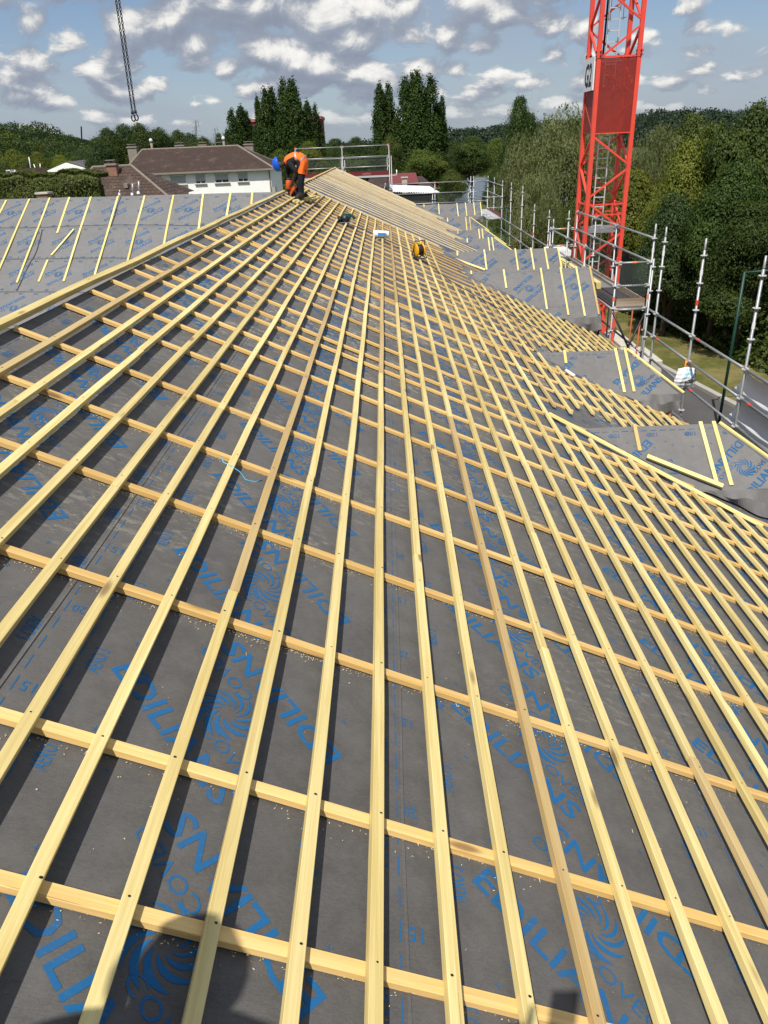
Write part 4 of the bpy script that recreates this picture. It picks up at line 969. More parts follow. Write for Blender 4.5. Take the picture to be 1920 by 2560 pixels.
def build_ground():
    mb = MB(); mb.quad((-4000, -1500, GZ), (4000, -1500, GZ), (4000, 5500, GZ), (-4000, 5500, GZ)); tag(mb.build('ground', ground_mat(), None, fixn=False), kind='structure')
    K = [(14.6, 0.0), (11.2, 23.6), (9.8, 32.3), (8.2, 43.0), (4.5, 66)]      # the kerb line beside the lawn
    mb = MB()
    for (xa, ya), (xb, yb) in zip(K, K[1:]): mb.quad((xa - 7.5, ya, GZ + .004), (xa, ya, GZ + .004), (xb, yb, GZ + .004), (xb - 7.5, yb, GZ + .004))
    tag(mb.build('road', road_mat(), None, fixn=False), kind='structure')
    mb = MB()
    for (xa, ya), (xb, yb) in zip(K, K[1:]): mb.bar((xa + .08, ya, GZ + .05), (xb + .08, yb, GZ + .05), .22, .14)
    tag(mb.build('kerb', M['kerb'], None), kind='structure')
    mb = MB(); n = 24
    def kx(y):
        for (xa, ya), (xb, yb) in zip(K, K[1:]):
            if ya <= y <= yb: return xa + (xb - xa) * (y - ya) / (yb - ya)
        return K[-1][0]
    for j in range(60):
        ya, yb = j * 1.1, (j + 1) * 1.1
        mb.quad((kx(ya) + .2, ya, GZ + .09), (kx(ya) + 1.0, ya, GZ + .10), (kx(yb) + 1.0, yb, GZ + .10), (kx(yb) + .2, yb, GZ + .09)); mb.quad((kx(ya) + 1.0, ya, GZ + .10), (kx(ya) + 22, ya, GZ + .10), (kx(yb) + 22, yb, GZ + .10), (kx(yb) + 1.0, yb, GZ + .10))
    tag(mb.build('lawn', lawn_mat(), None, fixn=False), kind='structure')
    mb = MB(); mb.quad((6, 118, GZ + .06), (90, 100, GZ + .06), (120, 215, GZ + .06), (20, 200, GZ + .06))
    m, t, b = new_mat('river_water'); b.inputs['Base Color'].default_value = (.05, .07, .07, 1); b.inputs['Roughness'].default_value = .25; tc = t.node('ShaderNodeTexCoord'); bump(t, b, t.noise(tc.outputs['Object'], .8, 4), .3, .1)
    tag(mb.build('river', m, None, fixn=False), kind='structure')
M['kerb'] = plain('kerb_stone', (0.36, 0.34, 0.30), .9, 0, .2, 2)
build_ground()

# ------------------------------------------------------------------ foliage
def leaf_mat(name, c0, c1, c2, trans=0.28, sc=.55):
    m, t, b = new_mat(name); t.n.remove(b); out = t.n['Material Output']
    g = t.node('ShaderNodeNewGeometry'); oi = t.node('ShaderNodeObjectInfo'); tc = t.node('ShaderNodeTexCoord')
    n = t.noise(tc.outputs['Object'], sc, 3, .6); r = g.outputs['Random Per Island']
    col = t.mix(r, c0, c1); col = t.mix(t.math('MULTIPLY', t.step(n, .42, .68), .75), col, c2)
    k = t.math('ADD', .80, t.math('MULTIPLY', oi.outputs['Random'], .4)); cc = t.node('ShaderNodeCombineColor')
    t.l.new(k, cc.inputs[0]); t.l.new(k, cc.inputs[1]); t.l.new(k, cc.inputs[2]); col = t.mix(1.0, col, cc.outputs[0], 'MULTIPLY')
    d = t.node('ShaderNodeBsdfDiffuse'); tr = t.node('ShaderNodeBsdfTranslucent'); gl = t.node('ShaderNodeBsdfGlossy'); gl.inputs['Roughness'].default_value = .5
    t.l.new(col, d.inputs[0]); t.l.new(t.mix(1.0, col, (1.0, 1.15, .55), 'MULTIPLY'), tr.inputs[0]); gl.inputs[0].default_value = (.5, .5, .45, 1)
    ms = t.node('ShaderNodeMixShader'); ms.inputs[0].default_value = trans; t.l.new(d.outputs[0], ms.inputs[1]); t.l.new(tr.outputs[0], ms.inputs[2])
    m2 = t.node('ShaderNodeMixShader'); m2.inputs[0].default_value = .022; t.l.new(ms.outputs[0], m2.inputs[1]); t.l.new(gl.outputs[0], m2.inputs[2]); t.l.new(m2.outputs[0], out.inputs[0]); return m
LM = {
    'broad': leaf_mat('green_leaves', (0.052, 0.082, 0.014), (0.098, 0.132, 0.025), (0.138, 0.172, 0.036)),
    'dark': leaf_mat('dark_leaves', (0.026, 0.046, 0.010), (0.052, 0.080, 0.017), (0.078, 0.108, 0.022), .2),
    'poplar': leaf_mat('poplar_leaves', (0.020, 0.044, 0.010), (0.044, 0.076, 0.016), (0.068, 0.102, 0.022), .22),
    'willow': leaf_mat('willow_leaves', (0.105, 0.130, 0.040), (0.200, 0.220, 0.085), (0.290, 0.300, 0.150), .3),
    'yellow': leaf_mat('yellow_green_leaves', (0.085, 0.115, 0.016), (0.150, 0.172, 0.026), (0.19, 0.20, 0.035)),
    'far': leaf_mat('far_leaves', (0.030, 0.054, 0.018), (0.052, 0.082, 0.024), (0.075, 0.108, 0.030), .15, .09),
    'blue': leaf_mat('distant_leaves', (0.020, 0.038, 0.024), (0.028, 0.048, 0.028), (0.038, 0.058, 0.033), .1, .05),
    'olive': leaf_mat('olive_leaves', (0.055, 0.082, 0.016), (0.100, 0.128, 0.030), (0.140, 0.162, 0.045)),
    'slope': leaf_mat('slope_leaves', (0.028, 0.056, 0.014), (0.050, 0.085, 0.020), (0.105, 0.135, 0.030), .2, .07),
}
M['bark'] = plain('bark', (0.085, 0.065, 0.045), .95, 0, .4, 4, .1, .5)
def quads(name, P, U, V, mat, parent=None):
    n = len(P); v = np.empty((n, 4, 3), np.float32); v[:, 0] = P - U - V; v[:, 1] = P + U - V * .3; v[:, 2] = P + U * .6 + V; v[:, 3] = P - U * .7 + V * .6
    me = bpy.data.meshes.new(name); me.vertices.add(n * 4); me.vertices.foreach_set('co', v.reshape(-1)); me.loops.add(n * 4); me.loops.foreach_set('vertex_index', np.arange(n * 4, dtype=np.int32))
    me.polygons.add(n); me.polygons.foreach_set('loop_start', np.arange(0, n * 4, 4, dtype=np.int32)); me.polygons.foreach_set('loop_total', np.full(n, 4, np.int32)); me.materials.append(mat); me.update(calc_edges=True); me.validate()
    o = bpy.data.objects.new(name, me); C.objects.link(o); return put(o, parent)
def unit(a): return a / np.maximum(np.linalg.norm(a, axis=1, keepdims=True), 1e-6)
def leaf_axes(rng, N, size, asp=.6):
    t = unit(np.cross(N, rng.normal(size=N.shape))); u = np.cross(N, t); s = size[:, None]; return t * s * asp, u * s
def lobed_crown(rng, lobes, n, leaf, clump=.16, per=26, flat=.6, weight=None):
    """leaf clumps on and just inside the skin of several lobes"""
    R = np.array([max(l[1]) for l in lobes]); w = R ** 2; w = w / w.sum(); P = []; N = []
    nc = max(1, n // per); pick = rng.choice(len(lobes), nc, p=w)
    for li in range(len(lobes)):
        k = int((pick == li).sum())
        if not k: continue
        c, r = np.array(lobes[li][0]), np.array(lobes[li][1]); d = unit(rng.normal(size=(k, 3))); d[:, 2] = np.where(d[:, 2] < -.55, -d[:, 2], d[:, 2])
        rr = rng.uniform(.62, 1.08, (k, 1)) ** .6; cc = c + d * r * rr
        off = rng.normal(size=(k, per, 3)) * r.max() * clump * np.array([1, 1, flat]) * rng.uniform(.6, 1.5, (k, 1, 1)); P.append((cc[:, None] + off).reshape(-1, 3))
        nn = d[:, None] * .9 + unit(off.reshape(-1, 3)).reshape(k, per, 3) * .6 + rng.normal(size=(k, per, 3)) * .55 + np.array([0, 0, .35]); N.append(unit(nn.reshape(-1, 3)))
    P = np.vstack(P); N = np.vstack(N); return P, N
def limbs(base, tips, r0, forks=1, rng=None):
    mb = MB()
    for tip in tips:
        b = Vector(base); t = Vector(tip); m1 = b.lerp(t, .35) + Vector((0, 0, (t.z - b.z) * .12)); m2 = b.lerp(t, .7) + Vector((0, 0, (t.z - b.z) * .08)); mb.tube([b, m1, m2, t], [r0, r0 * .7, r0 * .42, r0 * .12], 7)
    return mb
def proto_tree(kind, seed):
    """a tree 10 m high standing at the origin: trunk with limbs, crown"""
    rng = np.random.default_rng(seed); root = bpy.data.objects.new('tree', None); C.objects.link(root); random.seed(seed)
    if kind == 'poplar':
        sp = [(0, 0, 10, .95)] + [(rng.uniform(-.7, .7), rng.uniform(-.7, .7), rng.uniform(6.5, 9.3), rng.uniform(.55, .8)) for _ in range(4)]
        P = []; N = []
        for x, y, h, r in sp:
            k = int(260 * h / 8); z = rng.uniform(.9, h, k); f = z / h; rad_ = r * np.sin(PI * np.clip(f * .84 + .15, 0, 1)) ** .62 * (1.0 - .12 * f) ; a = rng.uniform(0, 2 * PI, k); q = rng.uniform(.5, 1.08, k)
            cx = x + rad_ * q * np.cos(a) * (1 + .25 * np.sin(z * 3 + x)); cy = y + rad_ * q * np.sin(a); off = rng.normal(size=(k, 22, 3)) * np.array([.10, .10, .26]) * rng.uniform(.7, 1.3, (k, 1, 1))
            P.append((np.stack([cx, cy, z], 1)[:, None] + off).reshape(-1, 3)); o = np.stack([np.cos(a), np.sin(a), np.full(k, .35)], 1); N.append(unit((o[:, None] + rng.normal(size=(k, 22, 3)) * .65).reshape(-1, 3)))
        P = np.vstack(P); N = np.vstack(N); U, V = leaf_axes(rng, N, rng.uniform(.045, .085, len(P)), .8); tips = [(x * .8, y * .8, h * .9) for x, y, h, r in sp]; mat = LM['poplar']; r0 = .22
    elif kind == 'willow':
        lob = [((0, 0, 6.6), (2.6, 2.6, 2.6))] + [((2.2 * math.cos(a), 2.2 * math.sin(a), 5.0 + rng.uniform(-.9, 1.2)), (1.7, 1.7, 1.9)) for a in np.arange(0, 6.2, 1.05)]
        P0, N0 = lobed_crown(rng, lob, 3400, .1, .12, 6); P = []; N = []; m = 15
        L = rng.uniform(.45, 1.5, len(P0)); ph = rng.uniform(0, 6, len(P0)); dirv = unit(N0 * np.array([1, 1, .2])) 
        for j in range(m):
            f = j / m; P.append(P0 + dirv * (L * f * .5)[:, None] + np.stack([.05 * np.sin(ph + 4 * f), .05 * np.cos(ph + 5 * f), .18 * np.sin(PI * f) - L * f ** 1.5], 1) + rng.normal(size=P0.shape) * .035); N.append(unit(dirv * .8 + rng.normal(size=P0.shape) * .6 + np.array([0, 0, .25])))
        P = np.vstack(P); N = np.vstack(N); down = np.tile(np.array([[0, 0, -1.0]]), (len(P), 1)) + rng.normal(size=P.shape) * .45 + N * .3; u = unit(down - N * (down * N).sum(1, keepdims=True)); t = np.cross(N, u); s = rng.uniform(.050, .10, (len(P), 1)); U, V = t * s * .33, u * s
        tips = [((2.4 * math.cos(a)), 2.4 * math.sin(a), 6.2) for a in np.arange(0, 6.2, 1.05)] + [(0, 0, 7.5)]; mat = LM['willow']; r0 = .3
    else:
        k = 9 if kind != 'slim' else 6; w = 2.5 if kind != 'slim' else 1.5
        lob = [((0, 0, 6.3), (w * .95, w * .95, 2.9))]
        for i in range(k): a = i * 2.4; h = 3.4 + 4.6 * ((i * .618) % 1); q = w * (.95 - .35 * (h - 3.4) / 5); lob.append(((q * math.cos(a), q * math.sin(a), h), (w * rng.uniform(.42, .66), w * rng.uniform(.42, .66), rng.uniform(.9, 1.55))))
        lob.append(((rng.uniform(-.5, .5), rng.uniform(-.5, .5), 8.7), (w * .5, w * .5, 1.2))); P, N = lobed_crown(rng, lob, 52000 if kind in ('broad', 'dark') else 26000, .1, .15, 24, .55)
        U, V = leaf_axes(rng, N, rng.uniform(.045, .095, len(P)), .65); tips = [(l[0][0] * .9, l[0][1] * .9, l[0][2]) for l in lob]; mat = LM['dark' if kind == 'dark' else 'broad']; r0 = .26
    keep = P[:, 2] > .35; crown = quads('crown', P[keep], U[keep], V[keep], mat, root)
    mb = limbs((0, 0, 2.0 if kind != 'poplar' else 1.0), tips, r0 * .6); mb.tube([(0, 0, -.05), (.03, 0, 1.0), (0, .02, 2.2)], [r0 * 1.35, r0, r0 * .75], 9); mb.build('trunk', M['bark'], root, True); return root
PROTO = {}; TURN = {}
USED = set()
def plant_tree(kind, base, h, wide, label, group, rot=None, mat=None, name='tree', cat='tree'):
    if kind not in PROTO: PROTO[kind] = [proto_tree(kind, 11 + 7 * len(PROTO) + i) for i in range(2 if kind != 'slim' else 1)]
    TURN[kind] = TURN.get(kind, -1) + 1; src = PROTO[kind][TURN[kind] % len(PROTO[kind])]
    key = (kind, TURN[kind] % len(PROTO[kind]))
    if key not in USED: USED.add(key); r = src
    else:
        r = src.copy(); C.objects.link(r)
        for ch in src.children: c = ch.copy(); C.objects.link(c); c.parent = r
    r.location = base; r.scale = (wide, wide, h / 10); r.rotation_euler = (0, 0, rot if rot is not None else random.uniform(0, 6.28)); r.name = name
    if mat:
        for ch in r.children:
            if ch.name.startswith('crown'): ch.material_slots[0].link = 'OBJECT'; ch.material_slots[0].material = mat
    tag(r, label, cat, group); return r
def tree_px(kind, px, top, hw, Y, label, group, mat=None, name='tree', zb=GZ, hscale=1.0):
    """a tree whose tip shows at (px, top) with half width hw, standing at distance Y"""
    p = at(px, top, Y); h = p.z - zb; d = Vector(p).dot(FW); m = d * hw / F_PX; own = {'poplar': .80, 'willow': 4.0, 'slim': 2.2}.get(kind, 3.7)
    base = at(px, top, Y); base.z = zb; return plant_tree(kind, base, h, m / own, label, group, None, mat, name)
random.seed(21)
gp = 'tall poplars behind the roof peak'
for a in ((578, 279, 21, 172, 'left poplar of the small clump beyond the white house chimneys'), (601, 272, 23, 174, 'middle poplar of the small clump beyond the white house chimneys'), (616, 284, 16, 176, 'thin right poplar of the small clump beside the red building'),
          (642, 249, 13, 144, 'narrow poplar at the left edge of the big clump behind the worker'), (661, 229, 23, 140, 'second poplar from the left in the big clump behind the worker'), (677, 226, 22, 143, 'third poplar of the big clump behind the worker, slim tip'),
          (706, 206, 25, 141, 'tallest poplar of the big clump, left of its twin tip'), (727, 208, 28, 139, 'right twin of the tallest poplar in the big clump behind the worker'), (748, 262, 26, 137, 'low rounded poplar right of the twin tips behind the worker'), (767, 260, 18, 138, 'poplar with slim tip in the right wing of the big clump'), (787, 268, 16, 141, 'rightmost poplar of the big clump, hiding the red building'),
          (948, 218, 22, 152, 'left one of the two poplars standing apart beyond the gable scaffold'), (970, 216, 23, 154, 'right one of the two poplars standing apart beyond the gable scaffold'),
          (1013, 200, 26, 148, 'broad left poplar of the tall right-hand clump'), (1031, 190, 22, 150, 'poplar with the twin tip in the tall right-hand clump'), (1043, 185, 24, 147, 'tallest poplar of the right-hand clump'), (1076, 198, 30, 149, 'wide poplar of the right-hand clump, right of the tallest'), (1105, 247, 13, 151, 'thin rightmost poplar of the right-hand clump')):
    tree_px('poplar', a[0], a[1], a[2], a[3], a[4], gp, None, 'poplar')
gm = 'trees beyond the far end of the roof'
for a in (('broad', 770, 352, 52, 104, 'light yellow-green tree just behind the bending worker', LM['yellow']), ('broad', 700, 372, 46, 116, 'mid-green tree left of the worker, behind the white house corner', LM['broad']), ('broad', 838, 345, 46, 160, 'hazy green tree in the gap between the poplar clumps', LM['far']), ('slim', 828, 350, 18, 128, 'small dark conifer-like tree behind the gable guard rail', LM['dark']), ('broad', 885, 341, 42, 165, 'pale tree right of the gap between the poplar clumps', LM['far']), ('broad', 872, 385, 62, 112, 'rounded tree behind the gable scaffold rails', LM['broad']), ('broad', 925, 372, 50, 118, 'green tree under the two separate poplars', LM['poplar']),
          ('broad', 975, 338, 36, 125, 'olive-green tree in front of the right poplar clump', LM['olive']), ('broad', 1060, 372, 70, 122, 'bushy tree at the foot of the right poplar clump', LM['broad']), ('dark', 1178, 338, 62, 118, 'dark rounded tree between the poplars and the willow', None), ('broad', 1128, 422, 42, 88, 'low bush-like tree beyond the far dormer', LM['broad']), ('broad', 1240, 345, 48, 128, 'mid-green tree right of the dark rounded one', LM['broad']), ('dark', 1130, 352, 45, 150, 'dark tree half hidden behind the right poplar clump', LM['far']),
          ('broad', 1240, 420, 36, 92, 'green tree by the river, left of the willow', LM['poplar']), ('broad', 1010, 425, 40, 84, 'low green tree behind the red shed', LM['broad'])):
    tree_px(a[0], a[1], a[2], a[3], a[4], a[5], gm, a[6])
gr = 'trees along the road on the right'
for a in (('broad', 1300, 236, 52, 66, 'pointed dark green tree standing above the willow', LM['poplar']), ('willow', 1310, 306, 78, 52, 'pale willow below the pointed dark tree', None), ('willow', 1415, 240, 128, 50, 'large pale willow left of the crane mast', None), ('willow', 1350, 400, 74, 44, 'lower hanging willow behind the scaffold posts', None), ('willow', 1500, 262, 92, 54, 'willow crown directly behind the crane mast', None), ('broad', 1440, 492, 66, 36, 'fresh green tree low beside the crane, behind the scaffold bay', None), ('willow', 1655, 282, 92, 47, 'silvery willow just right of the crane mast', None),
          ('broad', 1590, 420, 110, 39, 'broad green tree behind the crane, right side', None), ('broad', 1745, 278, 92, 47, 'olive tree at the top right, beyond the silvery willow', LM['olive']), ('broad', 1730, 345, 105, 34, 'green broadleaf tree right of the crane', None), ('dark', 1890, 250, 125, 33, 'darkest big tree at the right edge', None), ('broad', 1840, 400, 120, 31, 'tree with drooping boughs over the lawn at the right', LM['poplar']), ('dark', 1700, 480, 110, 33, 'dark tree shading the lawn behind the scaffold posts', None), ('broad', 1590, 560, 90, 40, 'shaded tree behind the scaffold platform', LM['dark']), ('dark', 1900, 500, 130, 29.5, 'dark low tree at the right edge over the road', None), ('broad', 1800, 300, 90, 40, 'tall green tree left of the darkest big tree', LM['broad']), ('dark', 1480, 600, 80, 46, 'dark undergrowth tree low behind the crane', None), ('dark', 1290, 470, 70, 58, 'dark tree under the willow by the river', None), ('dark', 1390, 540, 80, 50, 'dark tree in the shade of the lower willow', None)):
    tree_px(a[0], a[1], a[2], a[3], a[4], a[5], gr, a[6])
def undergrowth():  # dark bushes added to stand in for the black shade beneath the trees
    rng = np.random.default_rng(44); n = 60000; y = rng.uniform(14, 62, n); x0 = np.interp(y, [0, 23.6, 32.3, 43, 66], [17.5, 14.2, 12.7, 11.0, 8.0]); x = x0 + rng.uniform(0, 7, n) ** 1.0; hgt = 2.2 + 1.1 * np.sin(y * .9) + .7 * np.sin(y * 2.3 + x); z = GZ + .1 + hgt * rng.uniform(0, 1, n) * np.clip((x - x0) / 1.6, .15, 1)
    P = np.stack([x, y, z], 1); N = unit(rng.normal(size=(n, 3)) + np.array([-.6, -.3, .5])); U, V = leaf_axes(rng, N, rng.uniform(.06, .15, n), .6); tag(quads('undergrowth', P, U, V, LM['dark']), kind='stuff')
undergrowth()
gl = 'dark trees behind the white house'
for a in ((262, 318, 46, 128), (308, 309, 48, 132), (352, 306, 46, 126), (395, 318, 44, 130), (436, 324, 42, 134), (478, 331, 42, 131), (512, 340, 34, 136), (240, 345, 40, 118)):
    tree_px('dark', a[0], a[1], a[2] * 1.25, a[3], {262: 'leftmost tall dark tree above the brown roofs', 308: 'dark tree under the hanging chain', 352: 'dark tree above the tall end chimney of the white house', 395: 'dark tree right of the hanging chain', 436: 'dark tree over the middle of the white house ridge', 478: 'dark tree over the ridge, below the aerial mast', 512: 'rightmost dark tree over the white house ridge', 240: 'lower dark tree beside the white warehouse'}[a[0]], gl)
tree_px('broad', 545, 331, 22, 210, 'small round tree far off above the white house ridge', None, LM['far'])
for a in ((30, 372, 50, 150, 'yellow', 'bright yellow-green tree on the slope at the left edge'), (90, 378, 40, 155, 'yellow', 'pale green tree below the wooded slope'), (150, 386, 40, 165, 'yellow', 'light green tree left of the white warehouse'), (60, 395, 40, 120, 'broad', 'green tree behind the small white gable'), (200, 372, 44, 190, 'far', 'green tree behind the warehouse roof'), (10, 408, 34, 110, 'dark', 'dark tree behind the small boat shed at the left')):
    tree_px('broad', *a[:4], a[5], 'trees at the foot of the wooded slope', LM[a[4]])

def hedge():
    rng = np.random.default_rng(5); n = 210000; x = rng.uniform(-24.5, -15.6, n); lift = .14 * np.sin(x * 2.1) + .10 * np.sin(x * 5.3); a = rng.uniform(-.2, PI * .62, n)
    side = rng.random(n) < .6; z = np.where(side, rng.uniform(-4.5, -.85, n), -.85 + rng.uniform(0, .2, n)) + lift * .6; y = np.where(side, 44.2 + rng.normal(size=n) * .18 + .12 * np.sin(x * 3 + z * 2) + .10 * np.sin(z * 5 - x), rng.uniform(44.2, 46, n))
    P = np.stack([x, y, z], 1); N = unit(np.stack([rng.normal(size=n) * .7, np.where(side, -1.0, 0) + rng.normal(size=n) * .6, np.where(side, .5, 1.0) + rng.normal(size=n) * .5], 1)); U, V = leaf_axes(rng, N, rng.uniform(.03, .065, n), .55)
    r = thing('hedge', (-20, 45, GZ), 'long clipped laurel hedge beyond the pale roof wing', 'hedge'); quads('foliage', P, U, V, leaf_mat('hedge_leaves', (.075, .105, .020), (.15, .175, .05), (.20, .215, .08)), r)
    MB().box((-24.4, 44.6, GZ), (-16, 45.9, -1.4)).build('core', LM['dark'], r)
hedge()

def wood(name, pts, seed, mat, leaf, per, R, label=None):
    """a far wood: crowns of leaf clumps over a hillside, one mass"""
    rng = np.random.default_rng(seed); P = []; N = []; S = []
    for (x, y, z, r) in pts:
        d = unit(rng.normal(size=(per, 3))); d[:, 2] = np.abs(d[:, 2]) * 1.0 - .25; q = rng.uniform(.72, 1.05, (per, 1)); P.append(np.array([x, y, z]) + d * q * np.array([r, r, r * .85]) + rng.normal(size=(per, 3)) * r * .06); N.append(unit(d + rng.normal(size=(per, 3)) * .5 + np.array([0, 0, .2]))); S.append(np.full(per, r) * leaf * rng.uniform(.6, 1.3, per))
    P = np.vstack(P); N = np.vstack(N); S = np.hstack(S); U, V = leaf_axes(rng, N, S, .7); tag(quads(name, P, U, V, mat), kind='stuff')
def hills():
    def ridge(name, prof, Y, dy, mat, seed, step, R, leafmat, leaf, per, gmat):
        # prof: photograph columns and the skyline there; the slope falls towards the viewer from distance Y to Y - dy
        rng = np.random.default_rng(seed); tops = [at(px, py, Y) for px, py in prof]
        def top(x):
            for a, b in zip(tops, tops[1:]):
                if a.x <= x <= b.x: return a.z + (b.z - a.z) * (x - a.x) / (b.x - a.x)
            return tops[0].z if x < tops[0].x else tops[-1].z
        xa, xb = tops[0].x, tops[-1].x; n = 60; m = 10; mb = MB()
        hgt = lambda x, f: GZ + max(0, top(x) - R * .9 - GZ) * math.sin(PI / 2 * f) ** 1.2
        for j in range(m + 4):
            f = min(j / m, 2 - j / m) if j > m else j / m
            for i in range(n + 1): x = xa + (xb - xa) * i / n; mb.v.append((x, Y - dy + dy * j / m, hgt(x, f)))
        mb.f = [(j*(n+1)+i, j*(n+1)+i+1, (j+1)*(n+1)+i+1, (j+1)*(n+1)+i) for j in range(m + 3) for i in range(n)]; mb.m = [0] * len(mb.f); tag(mb.build(name, gmat, None, True, fixn=False), kind='structure')
        pts = []; y = Y - dy
        while y <= Y + .1:
            f = (y - (Y - dy)) / dy; x = xa
            while x < xb: r = R * rng.uniform(.65, 1.25); pts.append((x + rng.uniform(-.4, .4) * step, y + rng.uniform(-.4, .4) * step, hgt(x, f) + R * rng.uniform(-.15, .12), r)); x += step
            y += step * 1.25
        wood('wood', pts, seed, leafmat, leaf, per, R)
    gm_ = plain('forest_floor', (.012, .022, .010), 1, 0, .3, .05, .05)
    ridge('hill', [(-60, 292), (0, 292), (44, 305), (81, 300), (111, 306), (145, 313), (178, 325), (192, 333), (218, 331), (260, 338), (330, 345), (450, 352), (600, 356)], 430, 190, None, 3, 9.5, 6.0, LM['far'], .06, 420, gm_)
    ridge('hill', [(-60, 300), (0, 316), (60, 325), (120, 336), (160, 352), (200, 366), (260, 372)], 285, 120, None, 4, 7.5, 5.0, LM['slope'], .055, 700, gm_)
    ridge('hill', [(780, 355), (900, 350), (960, 352), (1060, 335), (1110, 319), (1160, 314), (1210, 308), (1262, 307), (1330, 300), (1420, 292)], 900, 330, None, 6, 17, 11, LM['blue'], .075, 300, gm_)
    ridge('hill', [(1420, 290), (1560, 282), (1600, 272), (1640, 268), (1700, 268), (1760, 272), (1830, 268), (1880, 270), (1960, 272), (2050, 276)], 820, 280, None, 8, 16, 10, LM['blue'], .075, 300, gm_)
    ridge('hill', [(860, 358), (880, 344), (920, 340), (945, 344), (975, 352)], 620, 120, None, 9, 14, 9, LM['blue'], .08, 220, gm_)
hills()

# ------------------------------------------------------------------ houses
def tile_mat(name, c0, c1, cm, w, h, lichen=.5):
    m, t, b = new_mat(name); g = t.node('ShaderNodeNewGeometry'); sep = t.node('ShaderNodeSeparateXYZ'); t.l.new(g.outputs['Position'], sep.inputs[0]); co = t.node('ShaderNodeCombineXYZ')
    t.l.new(t.math('ADD', sep.outputs[0], t.math('MULTIPLY', sep.outputs[1], .35)), co.inputs[0]); t.l.new(sep.outputs[2], co.inputs[1])
    br = t.node('ShaderNodeTexBrick'); t.l.new(co.outputs[0], br.inputs['Vector']); br.inputs['Scale'].default_value = 1; br.inputs['Brick Width'].default_value = w; br.inputs['Row Height'].default_value = h; br.inputs['Mortar Size'].default_value = h * .09; br.inputs['Mortar Smooth'].default_value = .4
    for k, c in (('Color1', c0), ('Color2', c1), ('Mortar', cm)): br.inputs[k].default_value = (*c, 1)
    n = t.noise(g.outputs['Position'], .9, 6, .7); n2 = t.noise(t.mapping(g.outputs['Position'], (2.5, 2.5, .35)), 1.0, 5, .7)
    col = t.mix(t.math('MULTIPLY', t.step(n, .50, .74), lichen), br.outputs[0], (.20, .17, .135)); col = t.mix(t.math('MULTIPLY', t.step(n2, .56, .74), .6), col, (.045, .032, .028)); t.l.new(col, b.inputs['Base Color']); b.inputs['Roughness'].default_value = .9; b.inputs['Specular IOR Level'].default_value = .2
    bump(t, b, br.outputs['Fac'], -.6, .03); return m
M['tile_big'] = tile_mat('brown_roof_tiles', (.070, .044, .036), (.054, .036, .031), (.022, .017, .015), .22, .085, .28)
M['tile_near'] = tile_mat('weathered_brown_tiles', (.095, .062, .046), (.068, .046, .037), (.018, .014, .012), .34, .19, .5)
def chimney(parent, p, w, d, h, cap=True, mat=None):
    x, y, z = p; o = MB().box((x - w/2, y - d/2, z - h - 1.2), (x + w/2, y + d/2, z - .16)).build('chimney', mat or M['stone'], parent); MB().box((x - w/2 - .08, y - d/2 - .08, z - .30), (x + w/2 + .08, y + d/2 + .08, z - .18)).build('chimney_cap', M['stone'], o); mb = MB()
    for k in (-.3, .1): mb.box((x + k * w, y - .1, z - .16), (x + k * w + .16, y + .1, z + .02))
    mb.box((x - w/2, y - d/2, z + .02), (x + w/2, y + d/2, z + .07)); mb.build('chimney_pot', M['stone'], o); return o
def house_window(parent, x, y, z, w, h, shut=.75):
    fr = MB(); y -= .02; t = .06
    for lo, hi in (((x - w/2, z - t), (x + w/2, z)), ((x - w/2, z + h - t), (x + w/2, z + h)), ((x - w/2, z), (x - w/2 + t, z + h)), ((x + w/2 - t, z), (x + w/2, z + h)), ((x - t/2, z), (x + t/2, z + h * (1 - shut)))): fr.box((lo[0], y - .03, lo[1]), (hi[0], y + .03, hi[1]))
    f = fr.build('window', M['white'], parent); MB().box((x - w/2 + .02, y - .005, z), (x + w/2 - .02, y + .02, z + h)).build('pane', M['glass'], f)
    if shut > 0: MB().box((x - w/2 + t, y - .022, z + h * (1 - shut)), (x + w/2 - t, y - .008, z + h - t)).build('roller_shutter', M['shutter'], f)
    MB().box((x - w/2 - .08, y - .14, z - .14), (x + w/2 + .08, y + .02, z - .06)).build('sill', M['stone'], f)
